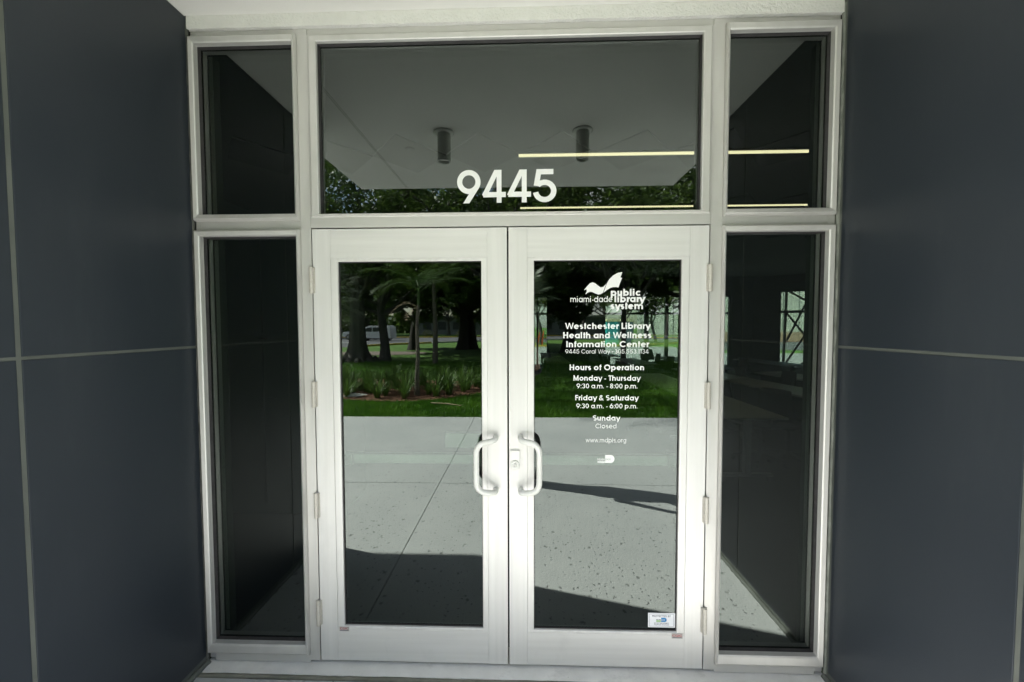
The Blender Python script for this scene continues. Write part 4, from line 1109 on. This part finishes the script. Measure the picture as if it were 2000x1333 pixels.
o = link(bpy.data.objects.new('dry_frond', deadf), pm); o.location = (.05, 0, 2.15); o.rotation_euler = (0, rad(-20), rad(165)); o.scale = (.95,)*3
o = link(bpy.data.objects.new('dry_frond', deadf), pm); o.location = (.05, 0, 2.1); o.rotation_euler = (0, rad(-5), rad(110)); o.scale = (.75,)*3

def palm(x, y, h, label, kind, n=14, s=1.0, m='palm_bark', seed=1, r=.12):
    t = thing('palm_tree', label, 'palm', (x, y, -.07)); rr = random.Random(seed)
    MB().tube([(0, 0, 0), (.03, .02, h*.4), (-.02, .03, h*.75), (0, 0, h)], [r*1.4, r, r*.95, r*.8], 12).build('trunk', M[m], t)
    for k in range(n):
        o = link(bpy.data.objects.new('frond', (fans if kind == 'fan' else fronds)[k % (2 if kind == 'fan' else 3)]), t)
        o.location = (0, 0, h-.02*k); e = -55+100*k/n if kind == 'fan' else -25+55*k/n
        o.rotation_euler = (rr.uniform(-.2, .2), rad(e), rad(137.5*k+rr.uniform(-15, 15))); o.scale = (s, s, s)
palm(-5.75, -9.4, 2.6, 'silvery fan palm at the left edge of the planting bed', 'fan', 16, 1.0, seed=3)
palm(.15, -10.2, 2.55, 'fan palm with pale spiky fronds left of the bird emblem', 'fan', 14, .85, seed=4)
palm(-4.0, -16.0, 4.4, 'tall feathery palm behind the planting bed', 'feather', 13, 1.45, seed=5, r=.10)
palm(-.9, -12.6, 3.9, 'feathery palm with arching fronds right of the young palm', 'feather', 13, 1.35, seed=6, r=.10)
palm(-5.6, -8.9, 8.6, 'tall palm left of the planting bed, casting shade on the lawn', 'feather', 16, 1.45, seed=12, r=.13)
palm(8.5, -9.0, 3.1, 'short feathery palm at the far right of the lawn', 'feather', 14, 1.5, seed=8, r=.12)

# clumps of strap-leaved plants in the bed
def clump_mesh(seed, n=85, h=.66):
    rr = random.Random(seed); mb = MB()
    for _ in range(n):
        a = rr.uniform(0, 6.283); r0 = rr.uniform(0, .07); l = h*rr.uniform(.55, 1.25); spread = rr.uniform(.15, .95); w = rr.uniform(.006, .012)
        c, s = math.cos(a), math.sin(a); px, py = -s*w, c*w; prev = None; nseg = 4
        for k in range(nseg+1):
            v = k/nseg; rr_ = r0+l*spread*(.3*v+.5*v*v); z = l*(v*(1.05-.28*spread)-.30*spread*v*v*1.4); ww = (1-v)**.5
            cur = [(rr_*c-px*ww, rr_*s-py*ww, z), (rr_*c+px*ww, rr_*s+py*ww, z)]
            if prev: mb.add(prev+[cur[1], cur[0]], [(0, 1, 2, 3)])
            prev = cur
    return mb.mesh('leaves', M['blade_l'], fix=False)
M['blade_l'] = leaf_mat('strap_leaves', (.06, .14, .018), (.17, .28, .06), trans=.3, scale=5)
cl = [clump_mesh(k) for k in range(4)]
r = random.Random(21); spots = []
tries = 0
while len(spots) < 70 and tries < 6000:
    tries += 1
    x = r.uniform(-8.5, -.5); y = r.uniform(-9.9, -7.25)
    if not in_poly(x, y-.15, bed_poly) or not in_poly(x, y+.28, bed_poly): continue
    if abs(x+2.56) < .25 and abs(y+7.67) < .35: continue
    if any((x-a)**2+(y-b)**2 < .085 for a, b in spots): continue
    spots.append((x, y))
for i, (x, y) in enumerate(spots):
    o = link(bpy.data.objects.new('strap_leaf_plant', cl[i % 4])); o.location = (x, y, -.045); o.rotation_euler = (0, 0, r.uniform(0, 6.28))
    s = r.uniform(.75, 1.1); o.scale = (s, s, s)
    tag(o, 'clump of long arching green strap leaves in the mulch bed', 'plant', 'strap leaf plants in the mulch bed')

# ------------------------------------------------------------------ vehicles and far structures behind the camera
PAINT = mat('white_car_paint', (.72, .73, .74), (.75, .76, .77), scale=2, rough=.25, coat=.4)
CGLASS = mat('car_glass', (.02, .025, .03), rough=.08)
TYRE = mat('tyre', (.02, .02, .02), rough=.8)
RIM = mat('wheel_rim', (.35, .36, .37), rough=.3, metal=.8)
TRIM = mat('black_trim', (.03, .03, .03), rough=.6)
HLAMP = mat('headlamp', (.6, .62, .64), rough=.1)
def vehicle(name, label, cat, loc, rz, L, Hh, body, side_windows, windshield, wheels, width=1.8):
    t = thing(name, label, cat, loc, rz)
    MB().prism(body, -width/2, width/2).build('body', PAINT, t, bevel=.05)
    for s in (-1, 1):
        for w_ in side_windows:
            MB().prism(w_, *(sorted((s*(width/2-.02), s*(width/2+.004))))).build('side_window', CGLASS, t)
        for wx, wr in wheels:
            pr = [(wx+wr*math.cos(a), wr+wr*math.sin(a)) for a in np.linspace(0, 2*math.pi, 20, endpoint=False)]
            tw = MB().prism(pr, *(sorted((s*(width/2-.20), s*(width/2+.012))))).build('wheel', TYRE, t)
            pr2 = [(wx+wr*.62*math.cos(a), wr+wr*.62*math.sin(a)) for a in np.linspace(0, 2*math.pi, 16, endpoint=False)]
            MB().prism(pr2, *(sorted((s*(width/2+.0125), s*(width/2+.02))))).build('rim', RIM, tw)
        MB().prism([(windshield[0][0]+.02, .62), (windshield[0][0]-.28, .62), (windshield[0][0]-.50, .78), (windshield[0][0]-.1, .82)][:0] or [(body[1][0]+.02, .68), (body[1][0]+.25, .86), (body[1][0]+.45, .86), (body[1][0]+.20, .66)], *(sorted((s*(width/2-.35), s*(width/2+.006))))).build('headlight', HLAMP, t)
    (x0, z0), (x1, z1) = windshield
    d = Vector((x1-x0, 0, z1-z0)).normalized(); nrm = Vector((-d.z, 0, d.x)) if d.x > 0 else Vector((d.z, 0, -d.x))
    c = (Vector((x0, 0, z0))+Vector((x1, 0, z1)))/2+nrm*.012
    MB().obox(c, d*((Vector((x1-x0, 0, z1-z0)).length)/2-.05), Vector((0, width/2-.13, 0)), nrm*.012).build('windshield', CGLASS, t)
    MB().box(body[1][0]-.03, body[1][0]+.12, -width/2+.03, width/2-.03, .30, .48).build('bumper', TRIM, t, bevel=.02)
    return t
van_body = [(-2.15, .32), (-2.2, .55), (-2.12, .88), (-1.35, 1.08), (-.75, 1.62), (-.45, 1.74), (2.0, 1.78), (2.12, 1.68), (2.2, .9), (2.2, .32)]
vehicle('parked_van', 'small white panel van parked across the road, in the left door', 'van', (-17.45, -44.0, -.065), rad(2), 4.4, 1.8, van_body,
        [[(-.95, 1.10), (-.62, 1.52), (-.05, 1.56), (-.05, 1.08)], [(.05, 1.08), (.05, 1.56), (.85, 1.58), (.85, 1.08)]], ((-1.33, 1.10), (-.72, 1.64)), [(-1.35, .33), (1.35, .33)])
suv_body = [(-2.2, .35), (-2.25, .6), (-2.15, .95), (-1.1, 1.08), (-.5, 1.55), (1.5, 1.62), (2.1, 1.1), (2.2, .9), (2.2, .35)]
vehicle('parked_car', 'white car parked behind the fig trunk', 'car', (-20.9, -48.5, -.065), rad(8), 4.4, 1.6, suv_body,
        [[(-.85, 1.10), (-.45, 1.46), (.1, 1.5), (.1, 1.08)], [(.2, 1.08), (.2, 1.5), (1.35, 1.5), (1.6, 1.1)]], ((-1.08, 1.10), (-.48, 1.56)), [(-1.4, .34), (1.35, .34)])

FB = mat('far_building_paint', (.20, .22, .21), (.25, .27, .26), scale=1, rough=.8)
fbld = thing('low_building', 'low grey building behind the trees on the far side of the road', 'building', (2, -80, -.07))
boxo('wall', FB, fbld, -24, 26, -4, 4, 0, 3.6)
boxo('roof', M['kerb'], fbld, -24.5, 26.5, 3.6, 5.2, 3.4, 3.75)
for k in range(16):
    w_ = boxo('window', M['steel_dk'], fbld, -22+3*k, -20.4+3*k, 4.0, 4.06, 1.0, 2.5)
def sign(x, y, h, w_, hh, m, label, post=.05):
    t = thing('road_sign', label, 'sign', (x, y, -.06))
    MB().tube([(0, 0, 0), (0, 0, h)], post/2, 8).build('post', M['chrome'], t)
    boxo('sign_board', m, t, -w_/2, w_/2, .03, .05, h-hh, h, .01)
sign(-13.6, -38.0, 2.6, .35, .6, M['print'], 'small white sign on a thin post right of the van roof')
sign(-4.9, -32.0, 2.15, .6, .8, M['print'], 'white sign board between dark trunks at the right of the left door')
bol = thing('bollard', 'pale bollard beside the road at the base of the dark trunks', 'bollard', (-3.3, -30.2, -.07))
MB().lathe([(.0, 0), (.09, 0), (.09, .95), (.07, 1.0), (0, 1.02)], 14).build('post', M['kerb'], bol)
# far shrubs
for i, (x, y, s) in enumerate(((-9.2, -57, 1.0), (-7.8, -57.5, .8), (-14.6, -57.5, .9), (-5.6, -59.5, .9))):
    cme = protos['small'][1]
    o = link(bpy.data.objects.new('round_shrub', cme)); o.location = (x, y, -1.6*s); o.scale = (s*.6, s*.6, s*.6)
    tag(o, 'round green shrub on the far kerb', 'shrub', 'round shrubs on the far kerb')

# ------------------------------------------------------------------ outside beyond the rear windows
tag(sheet('rear_pavement', [(-10, 14.6), (34, 14.6), (34, 21), (20, 22.5), (12, 23), (12, 30.5), (-10, 30.5)], -.05, M['concrete2']), kind='structure')
tag(sheet('rear_road', [(-60, 53.5), (60, 51), (60, 38), (30, 36), (14, 38.5), (-60, 43)], -.06, M['asphalt']), kind='structure')
tag(sheet('rear_lane', [(14, 26), (60, 24), (60, 37.9), (30, 35.9), (15, 37)], -.06, M['asphalt']), kind='structure')
kerb([(-10, 30.7), (3, 30.7), (9, 31.5), (14, 35.4), (16, 38.2)], M['yellow'], 'yellow kerb outside seen through the rear windows')
kerb([(-60, 53.8), (60, 51.4)], M['yellow'], 'far yellow kerb at the foot of the white building')
wb = thing('white_building', 'large white panelled building outside the rear windows', 'building', (36, 66, -.05), rad(-16))
WBM = mat('white_metal_siding', (.42, .42, .40), (.48, .48, .455), scale=1, rough=.6, stretch=(3, 1, .2))
boxo('wall', WBM, wb, -16, 60, 0, 20, 0, 6.6)
boxo('wall', WBM, wb, -6, 60, -.5, 1, 0, 9.6)
for k in range(28):
    x = -15.4+2.2*k; z1 = 6.5 if x < -6 else 9.5; y = -.06 if x < -6 else -.56
    boxo('panel_seam', FB, wb, x, x+.08, y, y+.05, 0, z1)
boxo('roof_trim', M['kerb'], wb, -16.2, -6, -.3, .2, 6.4, 6.75)
TEAL = mat('teal_plastic', (.01, .28, .30), (.015, .32, .34), scale=2, rough=.5)
BLUEG = mat('blue_grey_plastic', (.08, .13, .15), (.10, .16, .18), scale=2, rough=.5)
TROOF = mat('cabin_roof', (.5, .48, .3), rough=.6)
for x, y, m, lb in ((7.55, 31.9, TEAL, 'teal portable toilet cabin outside the rear window'), (8.75, 32.1, BLUEG, 'blue-grey portable toilet cabin beside the teal one')):
    t = thing('portable_toilet', lb, 'portable toilet', (x, y, -.05))
    boxo('cabin', m, t, -.55, .55, -.55, .55, .08, 2.05, .03)
    boxo('door', m, t, -.40, .40, -.59, -.552, .15, 1.95, .01)
    MB().prism([(-.6, 2.05), (-.45, 2.25), (0, 2.32), (.45, 2.25), (.6, 2.05)], -.6, .6).build('roof', TROOF, t)
    boxo('skid', TRIM, t, -.5, .5, -.5, .5, 0, .079)
cone = thing('barrier', 'orange-red folding barrier outside the narrow rear window', 'barrier', (1.55, 33.0, -.05))
cone.scale = (.75, .75, .75)
ORG = mat('orange_plastic', (.70, .10, .03), rough=.5)
for a, b in (((-.35, 0, 0), (-.1, 0, 1.5)), ((.15, 0, 0), (.35, 0, 1.7)), ((-.3, 0, .9), (.3, 0, 1.1))):
    MB().bar(a, b, .12, .06).build('barrier_leg', ORG, cone)
tree('rear_tree', 'small', 4.6+5.2, 37, 'olive tree outside behind the teal cabin', 1.9, .5)
tree('rear_tree', 'small', 12.6, 36.5, 'olive tree outside right of the blue-grey cabin', 1.7, 2.5)
tree('rear_tree', 'small', 6.0, 34.5, 'olive tree outside at the left jamb of the wide rear window', 1.8, 4.5)
tree('rear_tree', 'small', 1.5, 36, 'green tree outside the narrow rear window', 2.2, 1.5)
lp = thing('lamp_post', 'thin lamp post outside in front of the white building', 'lamp post', (19.5, 50, -.05))
MB().tube([(0, 0, 0), (0, 0, 5.0)], .06, 8).build('post', M['steel_dk'], lp); boxo('lamp_head', M['steel_dk'], lp, -.4, .4, -.12, .12, 4.95, 5.08)
tag(sheet('rear_soil_bank', blob(26, 40.5, 5, 1.2, seed=6), -.04, M['mulch']), kind='structure')
lw = thing('low_wall', 'low tan garden wall outside the corner window', 'wall', (30, 40, -.05), rad(-8))
boxo('wall_face', mat('tan_render', (.35, .27, .19), (.40, .31, .22), scale=2, rough=.9), lw, -10, 14, 0, .3, 0, 1.0)
for i, (x, y, s) in enumerate(((30, 80, 1.3), (10, 75, 1.3), (0, 70, 1.2), (-12, 60, 1.2), (-3, 50, .9))):
    tree('rear_distant_tree', 'oak', x, y, 'distant tree behind the white building side', s, i, 'distant trees beyond the rear windows')

# ------------------------------------------------------------------ the photographer behind the camera
SHIRT = mat('dark_shirt', (.03, .032, .04), (.04, .042, .05), scale=30, rough=.9)
TROU = mat('dark_trousers', (.025, .026, .03), (.035, .036, .04), scale=40, rough=.9)
SKIN = mat('skin', (.30, .17, .11), (.34, .20, .13), scale=12, rough=.55)
HAIR = mat('dark_hair', (.012, .010, .008), rough=.7)
per = thing('person', 'person in dark clothes photographing the doors, glimpsed in reflection', 'person', (-.02, -2.33, -.02))
def skin_mesh(name, pts, edges, m, parent, root=0, sub=2):
    me = bpy.data.meshes.new(name); me.from_pydata([p[:3] for p in pts], edges, [])
    me.materials.append(m)
    o = link(bpy.data.objects.new(name, me), parent)
    md = o.modifiers.new('skin', 'SKIN'); md.use_smooth_shade = True
    for i, p in enumerate(pts):
        sv = me.skin_vertices[0].data[i]; sv.radius = (p[3], p[4] if len(p) > 4 else p[3]); sv.use_root = (i == root)
    ss = o.modifiers.new('sub', 'SUBSURF'); ss.levels = sub; ss.render_levels = sub
    return o
# body: trunk, neck, head, arms raised to the camera, legs (y forward is +)
body_pts = [(0, 0, .95, .125, .10), (0, -.01, 1.10, .12, .095), (0, -.01, 1.28, .145, .11), (0, .0, 1.42, .12, .09), (.0, .02, 1.49, .058, .058), (.005, .045, 1.555, .062, .066), (.01, .068, 1.63, .082, .098), (.01, .07, 1.705, .078, .092),
            (-.17, .0, 1.41, .055), (-.23, .10, 1.19, .045), (-.10, .24, 1.44, .034), (.0, .312, 1.58, .028),
            (.17, .0, 1.41, .055), (.235, .10, 1.19, .045), (.205, .24, 1.45, .034), (.185, .316, 1.595, .028),
            (-.095, 0, .86, .085), (-.105, .02, .50, .055), (-.11, -.01, .12, .042), (-.115, .05, .035, .04, .035), (-.125, .17, .025, .038, .025),
            (.095, 0, .86, .085), (.105, .02, .50, .055), (.11, -.01, .12, .042), (.115, .05, .035, .04, .035), (.13, .17, .025, .038, .025)]
body_e = [(0, 1), (1, 2), (2, 3), (3, 4), (4, 5), (5, 6), (6, 7), (3, 8), (8, 9), (9, 10), (10, 11), (3, 12), (12, 13), (13, 14), (14, 15), (0, 16), (16, 17), (17, 18), (18, 19), (19, 20), (0, 21), (21, 22), (22, 23), (23, 24), (24, 25)]
skin_mesh('body', body_pts, body_e, SKIN, per)
skin_mesh('shirt', [(0, 0, .80, .19, .155), (0, 0, .95, .18, .15), (0, -.01, 1.12, .16, .14), (0, -.01, 1.28, .175, .15), (0, .0, 1.41, .15, .12), (0, .01, 1.475, .07, .07), (-.17, .0, 1.41, .068), (-.235, .10, 1.20, .056), (-.19, .16, 1.26, .05), (.17, .0, 1.41, .068), (.24, .10, 1.20, .056), (.225, .16, 1.27, .05)],
          [(0, 1), (1, 2), (2, 3), (3, 4), (4, 5), (4, 6), (6, 7), (7, 8), (4, 9), (9, 10), (10, 11)], SHIRT, per)
skin_mesh('trousers', [(0, 0, 1.0, .15, .12), (0, 0, .90, .165, .13), (-.09, 0, .76, .10, .11), (-.105, .02, .48, .075), (-.11, -.005, .045, .062), (.09, 0, .76, .10, .11), (.105, .02, .48, .075), (.11, -.005, .045, .062)], [(0, 1), (1, 2), (2, 3), (3, 4), (1, 5), (5, 6), (6, 7)], TROU, per)
for s in (-1, 1):
    skin_mesh('shoe', [(s*.112, -.03, .045, .048, .04), (s*.118, .08, .04, .05, .036), (s*.130, .19, .03, .042, .026)], [(0, 1), (1, 2)], TRIM, per)
    # palm and five fingers closed round the camera body
    hx, hy, hz = (.0, .300, 1.585) if s < 0 else (.185, .300, 1.60)
    hp = [(hx, hy, hz, .024, .018), (hx-s*.012, hy+.02, hz+.05, .032, .018), (hx-s*.016, hy+.035, hz+.085, .028, .015)]
    he = [(0, 1), (1, 2)]
    skin_mesh('hand', hp, he, SKIN, per, sub=1)
    for k in range(4):
        zz = hz+.045+.018*k; ln = (.020, .024, .022, .017)[k]
        skin_mesh('finger', [(hx-s*.004, hy+.035, zz, .0085), (hx-s*.012, hy+.035+ln*1.4, zz+.004, .008), (hx-s*.035, hy+.035+ln*1.5, zz+.003, .0075), (hx-s*.052, hy+.03+ln, zz, .0065)], [(0, 1), (1, 2), (2, 3)], SKIN, per, sub=1)
    skin_mesh('thumb', [(hx-s*.008, hy+.01, hz+.03, .010), (hx-s*.030, hy-.002, hz+.050, .0095), (hx-s*.050, hy-.004, hz+.062, .008)], [(0, 1), (1, 2)], SKIN, per, sub=1)
# face and hair
fc = MB()
hc = Vector((.01, .062, 1.665))
def ellips(c, r, n=14, m_=9):
    vs = []; 
    for j in range(m_+1):
        th = math.pi*j/m_
        for i in range(n):
            ph = 2*math.pi*i/n; vs.append((c[0]+r[0]*math.sin(th)*math.cos(ph), c[1]+r[1]*math.sin(th)*math.sin(ph), c[2]+r[2]*math.cos(th)))
    return vs, [(j*n+i, j*n+(i+1) % n, (j+1)*n+(i+1) % n, (j+1)*n+i) for j in range(m_) for i in range(n)]
for nm, c, rr_, m_ in (('hair', hc+Vector((0, -.022, .035)), (.086, .100, .088), HAIR), ('nose', hc+Vector((0, .100, -.010)), (.012, .018, .022), SKIN), ('mouth', hc+Vector((0, .090, -.050)), (.024, .008, .007), ST_R),
                       ('ear', hc+Vector((-.080, .0, -.005)), (.010, .018, .030), SKIN), ('ear', hc+Vector((.080, .0, -.005)), (.010, .018, .030), SKIN),
                       ('eye', hc+Vector((-.032, .086, .015)), (.012, .009, .009), ST_W), ('eye', hc+Vector((.032, .086, .015)), (.012, .009, .009), ST_W)):
    v_, f_ = ellips(c, rr_); MB().add(v_, f_, True).build(nm, m_, per, fix=False)
# camera held in front of the face (its lens ends just behind the render viewpoint)
kc = thing('photo_camera', 'black camera held up by the person in the reflection', 'camera', (.077, -1.98, 1.682))
boxo('camera_body', M['black'], kc, -.066, .066, -.045, .0, -.048, .040, .008)
boxo('viewfinder', M['black'], kc, -.024, .024, -.05, .0, .0405, .062, .004)
mb = MB(); disc_y(mb, 0, 0, [(.001, .0), (.040, .0), (.040, .055), (.036, .062), (.034, .050), (.001, .048)]); mb.build('lens', M['black'], kc)
